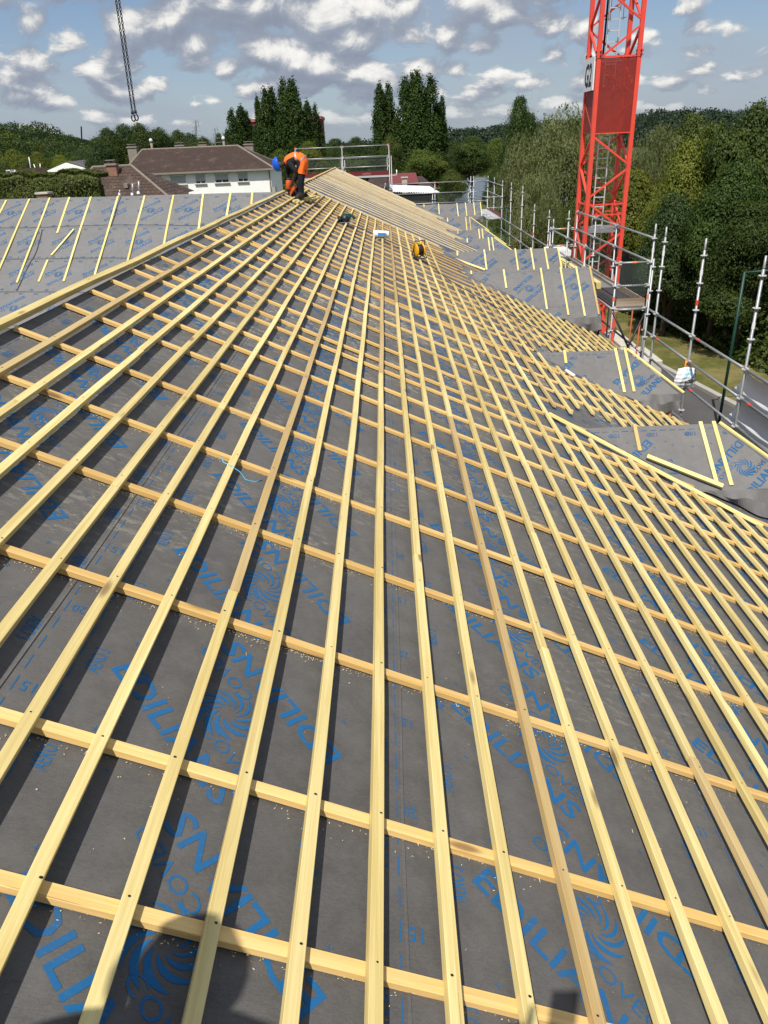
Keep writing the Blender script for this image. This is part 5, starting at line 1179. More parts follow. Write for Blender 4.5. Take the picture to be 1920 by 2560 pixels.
def white_house():
    Y = 85.0; xl, xr = at(305, 416, Y).x + .4, at(677, 440, Y).x; ze = -1.73; D = 9.0
    r = thing('house', ((xl + xr) / 2, Y + D/2, GZ), 'long white two-storey house with a dark brown hipped roof and chimneys', 'house')
    MB().box((xl, Y, GZ), (xr, Y + D, ze)).build('wall', M['render_white'], r); ov = .45; zr = .50; x0, x1 = at(355, 373, Y + D/2).x, at(595, 367, Y + D/2).x
    a, b, c, d = (xl - ov, Y - ov, ze), (xr + ov, Y - ov, ze), (xr + ov, Y + D + ov, ze), (xl - ov, Y + D + ov, ze); p, q = (x0, Y + D/2, zr), (x1, Y + D/2, zr)
    rf = MB(); rf.add([a, b, c, d, p, q], [(0, 1, 5, 4), (1, 2, 5), (2, 3, 4, 5), (3, 0, 4), (3, 2, 1, 0)]); o = rf.build('roof', M['tile_big'], r, fixn=False)
    mb = MB()
    for u, v in ((a, p), (b, q), (p, q), (d, p), (c, q)): mb.tube([u, v], .12, 6)
    mb.build('ridge_tiles', M['ridge'], o); MB().bar((a[0], a[1] - .06, ze - .08), (b[0], b[1] - .06, ze - .08), .16, .16).build('gutter', M['stone'], r)
    for px, py, w in ((330, 362, 1.0), (449, 358, .9), (507, 357, .8), (621, 355, 1.0)):
        pt = at(px, py, Y + (D/2 + 1.2 if px in (449, 507) else D * .75)); chimney(r, (pt.x, pt.y, pt.z), w, .7, 1.6)
    k = 1 / 2.37; 
    for x0p, x1p, y0p, y1p, s in ((888, 955, 1042, 1098, 1.0), (1013, 1100, 1037, 1093, 1.0), (1160, 1215, 1030, 1087, .78), (1276, 1353, 1026, 1082, .72), (1412, 1467, 1022, 1075, .72)):
        pa, pb = at(x0p * k, y1p * k, Y), at(x1p * k, y0p * k, Y); house_window(r, (pa.x + pb.x) / 2, Y, pa.z, pb.x - pa.x, pb.z - pa.z, s)
    for xm in (1080, 1200, 1325, 1450): pm = at(xm * k, 1150 * k, Y); house_window(r, pm.x, Y, pm.z - 1.3, 1.9, 1.3, .3)
    # quoins at the right corner and a down-pipe
    MB().tube([(xr - .12, Y - .08, ze - .2), (xr - .12, Y - .08, GZ)], .06, 8).build('downpipe', M['stone'], r); MB().box((xr - .02, Y - .03, GZ), (xr + .35, Y + 1, ze - 1.8)).build('quoin', M['kerb'], r)
    # thin aerial and lamp globes beyond the ridge
    for px, top, bot, lab in ((377, 351, 372, 'white globe lamp above the left part of the white house ridge'), (558, 346, 366, 'white globe lamp above the right part of the white house ridge')):
        pt = at(px, top, 97.0); t = thing('street_lamp', (pt.x, pt.y, GZ), lab, 'lamp', 'globe lamps behind the white house'); MB().lathe((pt.x, pt.y, pt.z - .3), [(.06, .1), (.17, .16), (.21, .32), (.15, .46), (.02, .51)], 14).build('globe', M['white'], t, True); MB().tube([(pt.x, pt.y, GZ), (pt.x, pt.y, pt.z - 1.2), (pt.x, pt.y, pt.z - .3)], [.09, .10, .16], 8).build('post', M['stone'], t, True)
    for px, top, bot, lab, Yp, arms in ((489, 301, 348, 'lattice aerial mast far behind the white house, antennas at its top', 240.0, 3), (537, 319, 366, 'television aerial mast with cross arms behind the house ridge', 110.0, 2), (203, 316, 334, 'thin relay tower standing on the far wooded hill', 425.0, 0)):
        pt, pb = at(px, top, Yp), at(px + 2, bot + 30, Yp); t = thing('aerial_mast', (pb.x, pb.y, pb.z), lab, 'mast'); w = {240.0: .22, 110.0: .06, 425.0: .38}[Yp]
        MB().tube([pb, pt], w, 6).build('mast', M['galv'] if arms else M['dark_steel'], t)
        if arms:
            mb = MB(); s = Yp / 110
            for j in range(arms + 2): mb.bar((pt.x - (.5 + .2 * j) * s * .8, pt.y, pt.z - (.25 + .5 * j) * s), (pt.x + (.5 + .1 * j) * s * .8, pt.y, pt.z - (.25 + .5 * j) * s), .05 * s, .05 * s); mb.bar((pt.x + (.3 - .3 * j) * s, pt.y, pt.z - (.7 + .5 * j) * s), (pt.x + (.3 - .3 * j) * s, pt.y, pt.z + (.1 - .4 * j) * s), .06 * s)
            mb.build('antenna', M['galv'], t)
M['ridge'] = plain('ridge_tiles', (.22, .18, .15), .95, 0, .4, 3)
white_house()
def low_house():
    Y0h, Dh = 57.0, 8.0; ym = Y0h + Dh / 2; p, q = at(232, 416, ym), at(329, 416, ym); a, b = at(168, 498, Y0h), at(423, 498, Y0h); zr = (p.z + q.z) / 2; ze = (a.z + b.z) / 2
    r = thing('house', ((a.x + b.x) / 2, ym, GZ), 'brown tiled hipped roof of a lower house just beyond the pale roof wing', 'house')
    A, B, Cc, D = (a.x, Y0h, ze), (b.x, Y0h, ze), (b.x, Y0h + Dh, ze), (a.x, Y0h + Dh, ze); P, Q = (p.x, ym, zr), (q.x, ym, zr)
    mb = MB(); mb.add([A, B, Cc, D, P, Q], [(0, 1, 5, 4), (1, 2, 5), (2, 3, 4, 5), (3, 0, 4), (3, 2, 1, 0)]); rf = mb.build('roof', M['tile_near'], r, fixn=False); mb = MB()
    for u, v in ((A, P), (B, Q), (P, Q)): mb.tube([u, v], .10, 6)
    mb.build('ridge_tiles', M['ridge'], rf); MB().box((a.x + .4, Y0h + .4, GZ), (b.x - .4, Y0h + Dh - .4, ze)).build('wall', M['render_white'], r)
    c = at(278, 402, ym - .9); chimney(r, (c.x, c.y, c.z), .72, .6, .5, True, M['chim_brick'])
    for px, py in ((240, 468), (317, 465)): c = at(px, py, Y0h + 1.3); MB().box((c.x - .13, c.y - .25, c.z - .12), (c.x + .13, c.y + .3, c.z + .16)).build('roof_vent', M['stone'], rf)
    c = at(110, 486, 30.0); t = thing('chimney_stack', (c.x, c.y, GZ), 'low pale chimney stack peeping over the ridge of the roof wing at the left', 'chimney'); MB().box((c.x - .19, c.y - .2, GZ), (c.x + .19, c.y + .2, c.z - .02)).build('stack', M['chim_brick'], t); MB().box((c.x - .24, c.y - .25, c.z + .02), (c.x + .24, c.y + .25, c.z + .08)).build('cap', M['concrete'], t)
M['chim_brick'] = plain('old_brick', (.28, .15, .10), .95, 0, .35, 6)
low_house()
def other_buildings():
    # white warehouse with dark roof and blue lean-to
    Y = 150.0; P = lambda x, y, d=0.0: at(x, y, Y + d); apex = P(163, 407); L = P(117, 427); R_ = P(236, 428); zb = GZ
    r = thing('warehouse', (apex.x, Y + 12, GZ), 'white gabled warehouse with faded lettering and a dark roof', 'warehouse')
    mb = MB(); mb.prism([(L.x, Y, zb), (R_.x, Y, zb), (R_.x, Y, R_.z), (apex.x, Y, apex.z), (L.x, Y, L.z)], (0, 26, 0)); wl = mb.build('wall', M['render_white'], r)
    mb = MB(); d = 27
    mb.add([(L.x - .6, Y + .6, L.z - .2), (apex.x, Y + .6, apex.z + .15), (apex.x + 3, Y + d, apex.z + .9), (L.x + 2, Y + d, L.z + .5)], [(0, 1, 2, 3)]); mb.add([(apex.x, Y + .6, apex.z + .15), (R_.x + .8, Y + .6, R_.z - .2), (R_.x + 3.8, Y + d, R_.z + .6), (apex.x + 3, Y + d, apex.z + .9)], [(0, 1, 2, 3)]); mb.build('roof', M['roof_grey'], r, fixn=False)
    V, T = word('Sports Nautiques', 0, 0, 5.0, .42, bold=.01); a = P(165, 428); mb = MB(); mb.add([(a.x + u, Y - .03, a.z + v * 1.0 + .0) for u, v in V], T.tolist()); mb.build('lettering', M['faded_blue'], wl, fixn=False)
    mb = MB(); a, b = P(102, 433), P(120, 428); mb.quad((a.x - 1.5, Y - 3, a.z - 1.0), (b.x, Y - 3, b.z - 1.0), (b.x, Y + 6, b.z), (a.x, Y + 6, a.z)); mb.build('lean_to_roof', M['blue_sheet'], r, fixn=False)
    # small white gable
    Y2 = 95.0; a, b, c = at(30, 436, Y2), at(37, 424, Y2), at(51, 437, Y2); r2 = thing('shed', (b.x, Y2 + 3, GZ), 'tiny white gabled shed with a brown roof above the hedge', 'shed')
    mb = MB(); mb.prism([(a.x, Y2, GZ), (c.x, Y2, GZ), (c.x, Y2, c.z), (b.x, Y2, b.z), (a.x, Y2, a.z)], (1.0, 5, 0)); mb.build('wall', M['render_white'], r2); mb = MB(); mb.quad((b.x, Y2 - .1, b.z + .05), (c.x + .2, Y2 - .1, c.z), (c.x + 1.4, Y2 + 5, c.z), (b.x + 1.2, Y2 + 5, b.z + .1)); mb.build('roof', M['tile_big'], r2, fixn=False)
    p = at(18, 432, 100); t = thing('boat', (p.x, p.y, p.z - .6), 'small white cabin boat ashore above the hedge at the left', 'boat'); MB().box((p.x - .45, p.y, p.z - .5), (p.x + .45, p.y + 3, p.z - .05)).build('hull', M['white'], t); MB().prism([(p.x - .3, p.y + .3, p.z - .05), (p.x + .3, p.y + .3, p.z - .05), (p.x + .24, p.y + .3, p.z + .3), (p.x - .24, p.y + .3, p.z + .3)], (0, 1.6, 0)).build('cabin', M['white'], t); MB().box((p.x - .24, p.y + .27, p.z + .03), (p.x + .24, p.y + .30, p.z + .2)).build('window', M['glass'], t)
    for (xa, ya, xb, yb, lab) in ((72, 392, 80, 430, 'tallest white boat mast leaning above the hedge'), (84, 410, 96, 430, 'lower slanting boat mast with a bent top'), (100, 409, 102, 430, 'short upright boat mast nearest the warehouse')):
        p, q = at(xa, ya, 110), at(xb, yb + 8, 110); o = MB().tube([q, q.lerp(p, .5), p], [.09, .08, .05], 6).build('boat_mast', M['galv_white'], None, True); tag(o, lab, 'mast', 'boat masts above the hedge')
    # red building behind the poplars
    Y = 200.0; a, b = at(624, 304, Y), at(801, 306, Y); r = thing('building', ((a.x + b.x) / 2, Y + 6, GZ), 'dark red block of flats showing in gaps between the poplars', 'building'); MB().box((a.x, Y, GZ), (b.x, Y + 12, a.z)).build('wall', M['red_wall'], r); MB().box((a.x - .3, Y - .3, a.z - .1), (b.x + .3, Y + 12, a.z + .55)).build('parapet', M['pink_wall'], r)
    c = at(636, 297, Y); MB().box((c.x - .8, Y + 2, a.z), (c.x + 1.0, Y + 4, c.z + .3)).build('roof_box', M['white'], r)
    for j in range(5):
        for i in range(7): x = a.x + .6 + (b.x - a.x - 1.2) * i / 6; z = a.z - 2.2 - 2.7 * j; f = MB().box((x - .5, Y - .05, z), (x + .5, Y + .02, z + 1.3)).build('window', M['glass'], r)
    # red-roofed shed with chimney and the white ribbed roof
    Y = 75.0; a, b, c, d = at(950, 466, Y), at(1046, 456, Y), at(1040, 447, Y + 4), at(985, 441, Y + 4); r = thing('shed', ((a.x + b.x) / 2, Y + 2, GZ), 'shed with a dark red metal roof and pale brick chimney beyond the far dormer', 'shed')
    MB().box((a.x + .2, Y + .3, GZ), (b.x - .2, Y + 6, b.z - .3)).build('wall', M['dark_wood'], r); rf = MB().quad((a.x + 1, Y - .2, b.z), (b.x, Y - .2, b.z), (b.x, Y + 6, d.z + .2), (a.x + 1, Y + 6, d.z + .2)).build('roof', M['red_roof'], r, fixn=False); p = at(1011, 445, Y - .5); MB().box((p.x - .24, p.y - .2, p.z - 1.4), (p.x + .24, p.y + .2, p.z)).build('chimney', M['pale_brick'], r); MB().box((p.x - .32, p.y - .28, p.z), (p.x + .32, p.y + .28, p.z + .10)).build('chimney_cap', M['concrete'], r)
    Y = 66.0; a, b, c, d = at(984, 481, Y), at(1104, 484, Y), at(1075, 467, Y + 5), at(975, 463, Y + 5); r = thing('shed', ((a.x + b.x) / 2, Y + 2, GZ), 'low shed with a white ribbed tile roof beyond the far guard rail', 'shed'); mb = MB(); n = 20; m = 6
    for j in range(m + 1):
        for i in range(n * 6 + 1): u = i / (n * 6); v = j / m; pz = (a.lerp(b, u)).lerp(d.lerp(c, u), v); mb.v.append((pz.x, pz.y, pz.z + .07 * abs(math.sin(u * n * PI)) - .04 * ((v * m) % 1)))
    w_ = n * 6 + 1; mb.f = [(j*w_ + i, j*w_ + i + 1, (j+1)*w_ + i + 1, (j+1)*w_ + i) for j in range(m) for i in range(n * 6)]; mb.m = [0] * len(mb.f); mb.build('roof', M['white_tile'], r, fixn=False); MB().box((a.x + .2, Y + .4, GZ), (b.x - .3, Y + 4.6, a.z - .35)).build('wall', M['dark_wood'], r)
    Y = 92.0; a, b = at(900, 452, Y), at(985, 470, Y); r = thing('shed', (a.x + 2, Y + 3, GZ), 'low brown roof half hidden behind the gable toe board', 'shed'); mb = MB(); mb.quad((a.x, Y, b.z - .3), (b.x + 5, Y, b.z - .3), (b.x + 3.5, Y + 6, a.z), (a.x + 1, Y + 6, a.z)); mb.build('roof', M['tile_big'], r, fixn=False); MB().box((a.x + .3, Y + .3, GZ), (b.x + 4.6, Y + 6, b.z - .35)).build('wall', M['render_white'], r)
M['roof_grey'] = plain('grey_metal_roof', (.10, .09, .085), .7, 0, .3, .3); M['faded_blue'] = plain('faded_blue_lettering', (.14, .18, .26), .8); M['blue_sheet'] = plain('blue_sheet', (.06, .16, .30), .6)
M['red_wall'] = plain('red_wall', (.22, .035, .035), .9, 0, .15, .3); M['pink_wall'] = plain('pink_parapet', (.45, .16, .16), .9); M['dark_wood'] = plain('dark_boards', (.05, .035, .028), .9, 0, .3)
M['red_roof'] = plain('red_metal_roof', (.17, .028, .028), .6, 0, .2, 2); M['pale_brick'] = plain('pale_brick', (.50, .44, .38), .9, 0, .25, 8); M['white_tile'] = plain('white_roof_tiles', (.70, .70, .69), .7, 0, .2, 1.5)
other_buildings()

# ------------------------------------------------------------------ sawdust and shavings
def shavings():
    rng = np.random.default_rng(12); cbs = [1.2, 1.67, 2.43, 3.19, 3.88, 4.59, 5.36, 5.91, 6.39, 6.97, 7.28, 7.86, 8.56, 9.21, 9.87, 10.62, 11.65, 12.08, 12.68, 13.26, 13.82, 14.43, 15.17]; P = []
    for i, y in enumerate(cbs):
        k = 800 if y < 2 else 2600; s = rng.uniform(-2.5, 4.6, k); dens = .5 + .5 * np.sin(3.1 * s + i * 1.7) * np.sin(1.3 * s + i); s = s[rng.random(k) < dens]; P.append(np.stack([s, y - .024 - np.abs(rng.exponential(.016, len(s)))], 1))
    s = rng.uniform(-2.5, 4.6, 1500); P.append(np.stack([s, rng.uniform(.8, 15, 1500)], 1)); Q = np.vstack(P); n = len(Q)
    pos = np.array([tuple(RP(a, b, sag(a, b) + .0045)) for a, b in Q]); ang = rng.uniform(0, 2 * PI, n); L = rng.uniform(.0014, .0042, n) * np.where(rng.random(n) < .03, 3.2, 1); t1 = np.array(T1); ty = np.array([0, 1.0, 0]); nr = np.array(NR)
    U = (np.cos(ang)[:, None] * t1 + np.sin(ang)[:, None] * ty) * L[:, None]; V = (-np.sin(ang)[:, None] * t1 + np.cos(ang)[:, None] * ty) * (rng.uniform(.0006, .0014, n))[:, None] + nr * rng.uniform(-.001, .001, n)[:, None]
    tag(quads('wood_shavings', pos, U, V, M['shaving']), kind='stuff')
M['shaving'] = plain('wood_shaving', (.72, .60, .36), .9, 0, .2, 40)
shavings()

# ------------------------------------------------------------------ people
M['skin'] = plain('dark_skin', (.055, .030, .020), .5, 0, .1, 9); M['skin2'] = plain('light_skin', (.50, .30, .21), .5, 0, .1, 9); M['shirt'] = plain('black_shirt', (.010, .010, .012), .85, 0, .3, 9)
M['trousers'] = plain('navy_work_trousers', (.018, .021, .030), .9, 0, .35, 14, .2, .3); M['boots'] = plain('dark_boots', (.030, .028, .027), .7, 0, .3, 20); M['hivis'] = plain('orange_hi_vis', (1.0, .16, .012), .7, 0, .06, 9)
M['reflect'] = plain('grey_reflective_band', (.36, .33, .32), .4); M['helmet'] = plain('blue_helmet', (.005, .10, .62), .28, 0, .03, 3, .6); M['jean'] = plain('blue_jeans', (.04, .06, .12), .9, 0, .3, 14); M['helmet_w'] = plain('white_helmet', (.8, .8, .78), .3, 0, .03)
def skin_mesh(name, J, edges, root, levels=2, fat=1.16):
    """one continuous body grown over a skeleton: J joint -> (point, radius), edges between joints"""
    keys = list(J); idx = {k: i for i, k in enumerate(keys)}; me = bpy.data.meshes.new(name); me.from_pydata([tuple(J[k][0]) for k in keys], [(idx[a], idx[b]) for a, b in edges], [])
    o = bpy.data.objects.new(name, me); C.objects.link(o); sk = o.modifiers.new('skin', 'SKIN'); sk.use_smooth_shade = True; ss = o.modifiers.new('sub', 'SUBSURF'); ss.levels = levels; ss.render_levels = levels
    if not me.skin_vertices: bpy.context.view_layer.objects.active = o; bpy.ops.mesh.customdata_skin_add()
    for k, v in zip(keys, me.skin_vertices[0].data):
        r = J[k][1]; r = tuple(q * fat for q in r) if isinstance(r, tuple) else r * (fat if r > .02 else 1.0); v.radius = r if isinstance(r, tuple) else (r, r); v.use_root = (k == root)
    bpy.context.view_layer.update(); res = bpy.data.meshes.new_from_object(o.evaluated_get(bpy.context.evaluated_depsgraph_get())); bpy.data.objects.remove(o); res.name = name; return res
def seg_dist(p, a, b): d = b - a; t = max(0, min(1, (p - a).dot(d) / max(d.length_squared, 1e-9))); return (p - a - d * t).length, t
def person(label, J, E, region, mats, loc):
    root = thing('person', loc, label, 'person'); me = skin_mesh('body', J, E, 'pelvis')
    for m in mats: me.materials.append(m)
    P = {k: Vector(v[0]) for k, v in J.items()}
    for f in me.polygons:
        c = Vector(f.center); best = min(E, key=lambda e: seg_dist(c, P[e[0]], P[e[1]])[0] - .4 * (J[e[0]][1] if not isinstance(J[e[0]][1], tuple) else J[e[0]][1][0])); f.material_index = region(best, c, P)
    o = bpy.data.objects.new('body', me); C.objects.link(o); put(o, root); return root
def add_hand(J, E, wrist, palm_dir, fing_dir, side, s, curl=.6):
    """palm, four fingers of different lengths with a bend, and a thumb leaving the side of the palm"""
    w = Vector(J[wrist][0]); pd = Vector(palm_dir).normalized(); fd = Vector(fing_dir).normalized(); sd_ = Vector(side).normalized(); p = w + pd * .07; J[s + 'palm'] = (p, (.030, .017)); E.append((wrist, s + 'palm'))
    for i, (off, L) in enumerate(((-.030, .066), (-.010, .076), (.010, .072), (.029, .056))):
        b = p + pd * .028 + sd_ * off; m = b + (pd * (1 - curl) + fd * curl) * L * .5; t = m + (pd * (1 - curl * 1.6) + fd * curl * 1.4).normalized() * L * .5
        for k, q, r in (('a', b, .0105), ('b', m, .0090), ('c', t, .0075)): J[f'{s}f{i}{k}'] = (q, r)
        E += [(s + 'palm', f'{s}f{i}a'), (f'{s}f{i}a', f'{s}f{i}b'), (f'{s}f{i}b', f'{s}f{i}c')]
    a = p - sd_ * .034 - pd * .012; J[s + 'ta'] = (a, .012); J[s + 'tb'] = (a - sd_ * .02 + pd * .03 + fd * .012, .010); J[s + 'tc'] = (a - sd_ * .014 + pd * .052 + fd * .03, .008); E += [(s + 'palm', s + 'ta'), (s + 'ta', s + 'tb'), (s + 'tb', s + 'tc')]
def helmet(root, c, up, fwd, mat, r=.135):
    up = Vector(up).normalized(); fwd = Vector(fwd); fwd = (fwd - up * fwd.dot(up)).normalized(); rt = fwd.cross(up); mb = MB(); n, m = 20, 8; c = Vector(c)
    for j in range(m + 1):
        a = PI / 2 * j / m; rr = math.cos(a); z = math.sin(a)
        for i in range(n): t = 2 * PI * i / n; mb.v.append(tuple(c + fwd * (r * 1.16 * rr * math.cos(t)) + rt * (r * .95 * rr * math.sin(t)) + up * (r * 1.02 * z - .02)))
    mb.f = [(j*n + i, j*n + (i+1) % n, (j+1)*n + (i+1) % n, (j+1)*n + i) for j in range(m) for i in range(n)]; mb.m = [0] * len(mb.f); b = len(mb.v)
    for k, q in ((1.0, -.02), (1.10, -.028)):
        for i in range(n): t = 2 * PI * i / n; e = 1 + (.20 if math.cos(t) > .2 else .0) * (k - 1) / .10 * max(0, math.cos(t)); mb.v.append(tuple(c + fwd * (r * 1.16 * k * e * math.cos(t)) + rt * (r * .95 * k * math.sin(t)) + up * q))
    mb.f += [(b + i, b + (i+1) % n, b + n + (i+1) % n, b + n + i) for i in range(n)]; mb.m += [0] * n
    for s_ in (-.03, .03): mb.tube([c + rt * s_ + fwd * (r * 1.15 * math.cos(q)) + up * (r * 1.0 * math.sin(q) - .02) for q in [PI * i / 12 for i in range(2, 11)]], .008, 6)
    return mb.build('helmet', mat, root, True)
def worker():
    k = 1 / 5.95; Y = 18.45; w = lambda x, y, dy=0.0: at(660 + x * k, 370 + y * k, Y) + Vector((0, dy, 0))
    n_ = NR; onr = lambda p: Vector((p.x, p.y, RP(p.x / CA, p.y, CB_H + B_H).z))
    # he faces left (-X), bent at the hips, both arms down to the nailer
    hip = w(575, 195); chest = w(415, 150); up = Vector((0, 0, 1)); A1 = onr(w(565, 740, -.06)); A2 = onr(w(492, 690, .22))
    J = {'pelvis': (hip + Vector((0, .03, -.02)), (.135, .115)), 'spine': (w(505, 135, .03), (.150, .120)), 'chest': (w(415, 165, .03), (.165, .125)), 'neckb': (w(330, 200, .02), (.085, .08)), 'neck': (w(285, 225, .0), .058), 'head': (w(240, 248, -.01), (.088, .082)), 'jaw': (w(262, 290, -.01), (.062, .058)), 'nose': (w(228, 296, -.01), .016),
         'hr': (w(570, 265, -.10), .105), 'kr': (w(553, 500, -.12), .072), 'ar': (A1 + up * .10, .052), 'heelr': (A1 + up * .05 + Vector((.045, 0, 0)), .045), 'toer': (A1 + up * .045 + Vector((-.17, -.05, 0)), .042),
         'hl': (w(555, 255, .17), .105), 'kl': (w(505, 480, .20), .070), 'al': (A2 + up * .10, .050), 'heell': (A2 + up * .05 + Vector((.045, 0, 0)), .045), 'toel': (A2 + up * .045 + Vector((-.17, .03, 0)), .042),
         'sr': (w(395, 235, -.15), .075), 'er': (w(492, 345, -.20), .050), 'wr': (w(448, 470, -.14), .033), 'sl': (w(345, 285, .22), .070), 'el': (w(340, 395, .24), .048), 'wl': (w(352, 480, .10), .033)}
    E = [('pelvis', 'spine'), ('spine', 'chest'), ('chest', 'neckb'), ('neckb', 'neck'), ('neck', 'head'), ('head', 'jaw'), ('jaw', 'nose'), ('pelvis', 'hr'), ('hr', 'kr'), ('kr', 'ar'), ('ar', 'heelr'), ('ar', 'toer'), ('pelvis', 'hl'), ('hl', 'kl'), ('kl', 'al'), ('al', 'heell'), ('al', 'toel'), ('chest', 'sr'), ('sr', 'er'), ('er', 'wr'), ('chest', 'sl'), ('sl', 'el'), ('el', 'wl')]
    E.remove(('jaw', 'nose')); E.append(('head', 'nose'))
    add_hand(J, E, 'wr', w(430, 520) - w(448, 470), Vector((-.8, .6, 0)), Vector((.3, .3, .5)), 'r'); add_hand(J, E, 'wl', w(362, 540) - w(352, 480), Vector((.2, -.9, 0)), Vector((.6, .2, .2)), 'l')
    def region(e, c, P):
        a, b = e
        if b in ('ar', 'heelr', 'toer', 'al', 'heell', 'toel'): 
            q = P['ar'] if b.endswith('r') else P['al']
            return 2 if (c - q).length < .17 and c.z < q.z + .07 else 1
        if b in ('hr', 'hl', 'kr', 'kl'): return 1
        if a == 'pelvis': return 1 if (c - P['pelvis']).dot(P['spine'] - P['pelvis']) < .02 else 0
        if a in ('neck', 'head') or b in ('neck',): return 3
        if a in ('er', 'el') or 'palm' in a or 'palm' in b or a[1:2] in 'ft' and a[0] in 'rl' and len(a) > 2: return 3
        return 0
    r = person('bending worker in a blue helmet and orange hi-vis vest nailing battens at the roof ridge', J, E, region, [M['shirt'], M['trousers'], M['boots'], M['skin']], tuple(onr(A1)))
    P = {q: Vector(v[0]) for q, v in J.items()}; P_ = P
    # ears, eyes
    mb = MB(); hd = P['head']
    for s_ in (-1, 1): mb.lathe(hd + Vector((.01, s_ * .085, -.02)), [(.004, -.02), (.016, 0), (.004, .03)], 8)
    mb.build('ear', M['skin'], r, True); mb = MB()
    for s_ in (-1, 1): mb.lathe(P['nose'] + Vector((-.004, s_ * .03, .03)), [(.001, -.009), (.009, 0), (.001, .009)], 8)
    mb.build('eye', M['white'], r, True)
    # vest
    path = [(w(318, 225), .080, .13), (w(348, 205), .115, .185), (w(405, 172), .132, .205), (w(460, 148), .132, .205), (w(515, 142), .130, .205), (w(562, 165), .128, .215), (w(585, 215), .118, .235), (w(578, 275), .112, .250), (w(568, 330), .112, .255), (w(562, 378), .118, .258)]
    mb = MB(); n = 28; m = len(path)
    for i, (p, rn, ry) in enumerate(path):
        d = (path[min(i + 1, m - 1)][0] - path[max(i - 1, 0)][0]).normalized(); yv = Vector((0, 1, 0)); nv = d.cross(yv).normalized()
        for j in range(n):
            t_ = 2 * PI * j / n; fold = 1 + .035 * math.sin(5 * t_ + i * .9) + (.03 * math.sin(9 * t_) if i >= m - 2 else 0); mb.v.append(tuple(p + Vector((0, .03, 0)) + (yv * (ry * math.cos(t_)) + nv * (rn * math.sin(t_))) * fold))
    for i in range(m - 1):
        for j in range(n): mb.f.append((i*n + j, i*n + (j+1) % n, (i+1)*n + (j+1) % n, (i+1)*n + j)); mb.m.append(0)
    vo = mb.build('vest', [M['hivis']], r, True); sv = vo.modifiers.new('sub', 'SUBSURF'); sv.levels = sv.render_levels = 1
    for i0, t0 in ((3, .25), (5, .0)):
        mb = MB(); 
        for dt in (0.0, .38):
            q = i0 + t0 + dt; i = int(q); f_ = q - i; p = path[i][0].lerp(path[i+1][0], f_); rn = path[i][1] * (1-f_) + path[i+1][1] * f_; ry = path[i][2] * (1-f_) + path[i+1][2] * f_; d = (path[i+1][0] - path[max(i-1, 0)][0]).normalized(); yv = Vector((0, 1, 0)); nv = d.cross(yv).normalized()
            for j in range(n): t_ = 2 * PI * j / n; fold = 1.012 + .035 * math.sin(5 * t_ + q * .9); mb.v.append(tuple(p + Vector((0, .03, 0)) + (yv * (ry * math.cos(t_)) + nv * (rn * math.sin(t_))) * fold))
        mb.f = [(j, (j+1) % n, n + (j+1) % n, n + j) for j in range(n)]; mb.m = [0] * n; mb.build('reflective_band', M['reflect'], vo, True)
    hd_up = (P['head'] - P['neck']).normalized(); helmet(r, P['head'] + hd_up * .035 + Vector((-.02, 0, .02)), hd_up * .9 + Vector((-.30, 0, .05)), Vector((-.35, 0, -.9)), M['helmet'])
    # knee pads of the trousers
    for q in ('kr', 'kl'): MB().tube([P[q] + Vector((-.055, 0, .07)), P[q] + Vector((-.066, 0, 0)), P[q] + Vector((-.05, 0, -.09))], [.035, .045, .035], 8).build('knee_pad', M['boots'], r, True)
    # the nailer he holds
    c0, c1 = w(366, 478, .02), w(366, 618, .02); t = thing('nail_gun', w(370, 680, .02), 'orange framing nailer with slanting magazine held upright against the ridge batten', 'nail gun')
    MB().tube([c0, c0.lerp(c1, .1), c0.lerp(c1, .9), c1], [.055, .068, .068, .05], 14).build('motor_housing', M['tool_orange'], t, True); MB().tube([c0 + Vector((0, 0, .035)), c0], [.05, .056], 14).build('cap', M['boots'], t, True)
    MB().tube([c1, w(372, 690, .02)], [.03, .022], 10).build('nose', M['dark_steel'], t, True); MB().bar(w(385, 668, .02), w(505, 535, -.02), .04, .075).build('magazine', M['tool_orange'], t); MB().tube([c0.lerp(c1, .45), w(440, 540, 0), w(470, 565, -.01)], .022, 10).build('handle', M['boots'], t, True); MB().bar(w(470, 560, -.03), w(505, 530, -.03), .05, .05).build('magazine_end', M['galv'], t)
M['tool_orange'] = plain('orange_tool', (.62, .10, .02), .4, 0, .1)
worker()
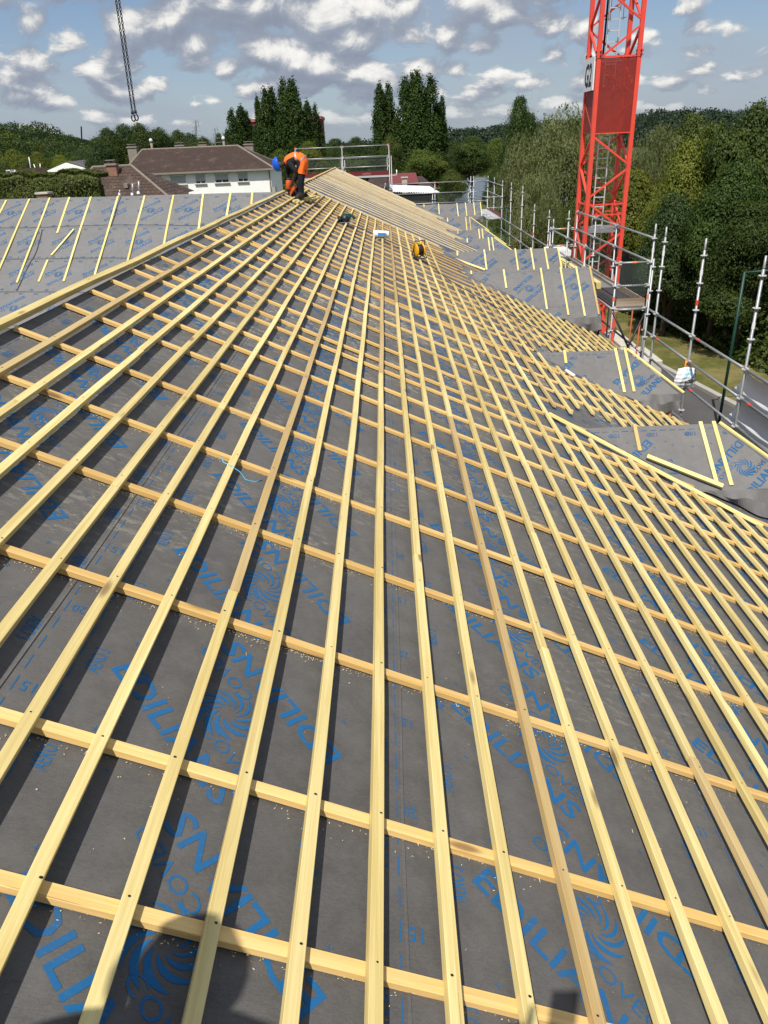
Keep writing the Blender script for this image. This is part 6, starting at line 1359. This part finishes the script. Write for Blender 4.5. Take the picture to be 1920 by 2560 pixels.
def photographer():
    # stands left of the lens and reaches the phone out to the right; only the shadow falls in the picture
    zf = lambda x, y: RP(x / CA, y, CB_H + B_H).z; X = -.90; Yc = .0; z0 = zf(X, Yc); hz = z0 + 1.57; v = lambda x, y, z: Vector((X + x, Yc + y, z))
    J = {'pelvis': (v(0, -.02, hz - .72), (.15, .11)), 'spine': (v(0, -.02, hz - .52), (.145, .105)), 'chest': (v(0, 0, hz - .34), (.165, .11)), 'neckb': (v(0, 0, hz - .19), .075), 'neck': (v(0, .01, hz - .12), .055), 'head': (v(.01, .035, hz), (.080, .090)), 'jaw': (v(.015, .07, hz - .065), (.055, .06)), 'nose': (v(.02, .135, hz - .01), .014)}
    for s_, n_, fy in ((1, 'r', .02), (-1, 'l', -.10)):
        zz = zf(X + s_ * .14, Yc + fy); J['h' + n_] = (v(s_ * .10, -.02, hz - .80), .10); J['k' + n_] = (v(s_ * .12, fy + .03, (hz - .8) * .5 + zz * .5), .068); J['a' + n_] = (v(s_ * .14, fy - .02, zz + .10), .05); J['t' + n_] = (v(s_ * .16, fy + .17, zz + .045), .042); J['q' + n_] = (v(s_ * .14, fy - .06, zz + .05), .044)
    J.update({'sr': (v(.19, 0, hz - .25), .07), 'er': (v(.46, -.10, hz - .33), .048), 'wr': (Vector((-.205, -.085, -.10)), .032), 'sl': (v(-.19, 0, hz - .25), .07), 'el': (v(-.26, -.04, hz - .52), .048), 'wl': (v(-.24, .10, hz - .74), .032)})
    E = [('pelvis', 'spine'), ('spine', 'chest'), ('chest', 'neckb'), ('neckb', 'neck'), ('neck', 'head'), ('head', 'jaw'), ('head', 'nose'), ('chest', 'sr'), ('sr', 'er'), ('er', 'wr'), ('chest', 'sl'), ('sl', 'el'), ('el', 'wl')]
    for n_ in 'rl': E += [('pelvis', 'h' + n_), ('h' + n_, 'k' + n_), ('k' + n_, 'a' + n_), ('a' + n_, 't' + n_), ('a' + n_, 'q' + n_)]
    add_hand(J, E, 'wr', Vector((1, .1, .5)), Vector((0, .6, .3)), Vector((0, -.2, 1)), 'rh', .5); add_hand(J, E, 'wl', Vector((0, .3, -1)), Vector((.7, .2, 0)), Vector((.2, 1, 0)), 'lh', .4)
    def region(e, c, P):
        a, b = e
        if b in ('ar', 'al', 'tr', 'tl', 'qr', 'ql') and c.z < P['ar'].z + .05 or a in ('ar', 'al'): return 2
        if b in ('hr', 'hl', 'kr', 'kl', 'ar', 'al'): return 1
        if a == 'pelvis': return 1 if c.z < P['pelvis'].z + .06 else 0
        if a in ('neck', 'head') or a in ('er', 'el') or 'h' == a[1:2] and len(a) > 2: return 3
        return 0
    r = person('person with a white helmet standing on the battens, arm stretched out holding a phone', J, E, region, [M['shirt'], M['jean'], M['boots'], M['skin2']], (X, Yc, z0))
    helmet(r, v(.01, .03, hz + .03), Vector((0, .05, 1)), Vector((.1, 1, 0)), M['helmet_w'], .112)
    t = thing('phone', (-.0, -.02, -.08), 'black phone held upright at arm length', 'phone'); MB().box((-.045, -.032, -.125), (.030, -.024, .032)).build('body', M['black'], t); MB().box((-.041, -.0335, -.12), (.026, -.0325, .027)).build('screen', M['glass'], t)
photographer()
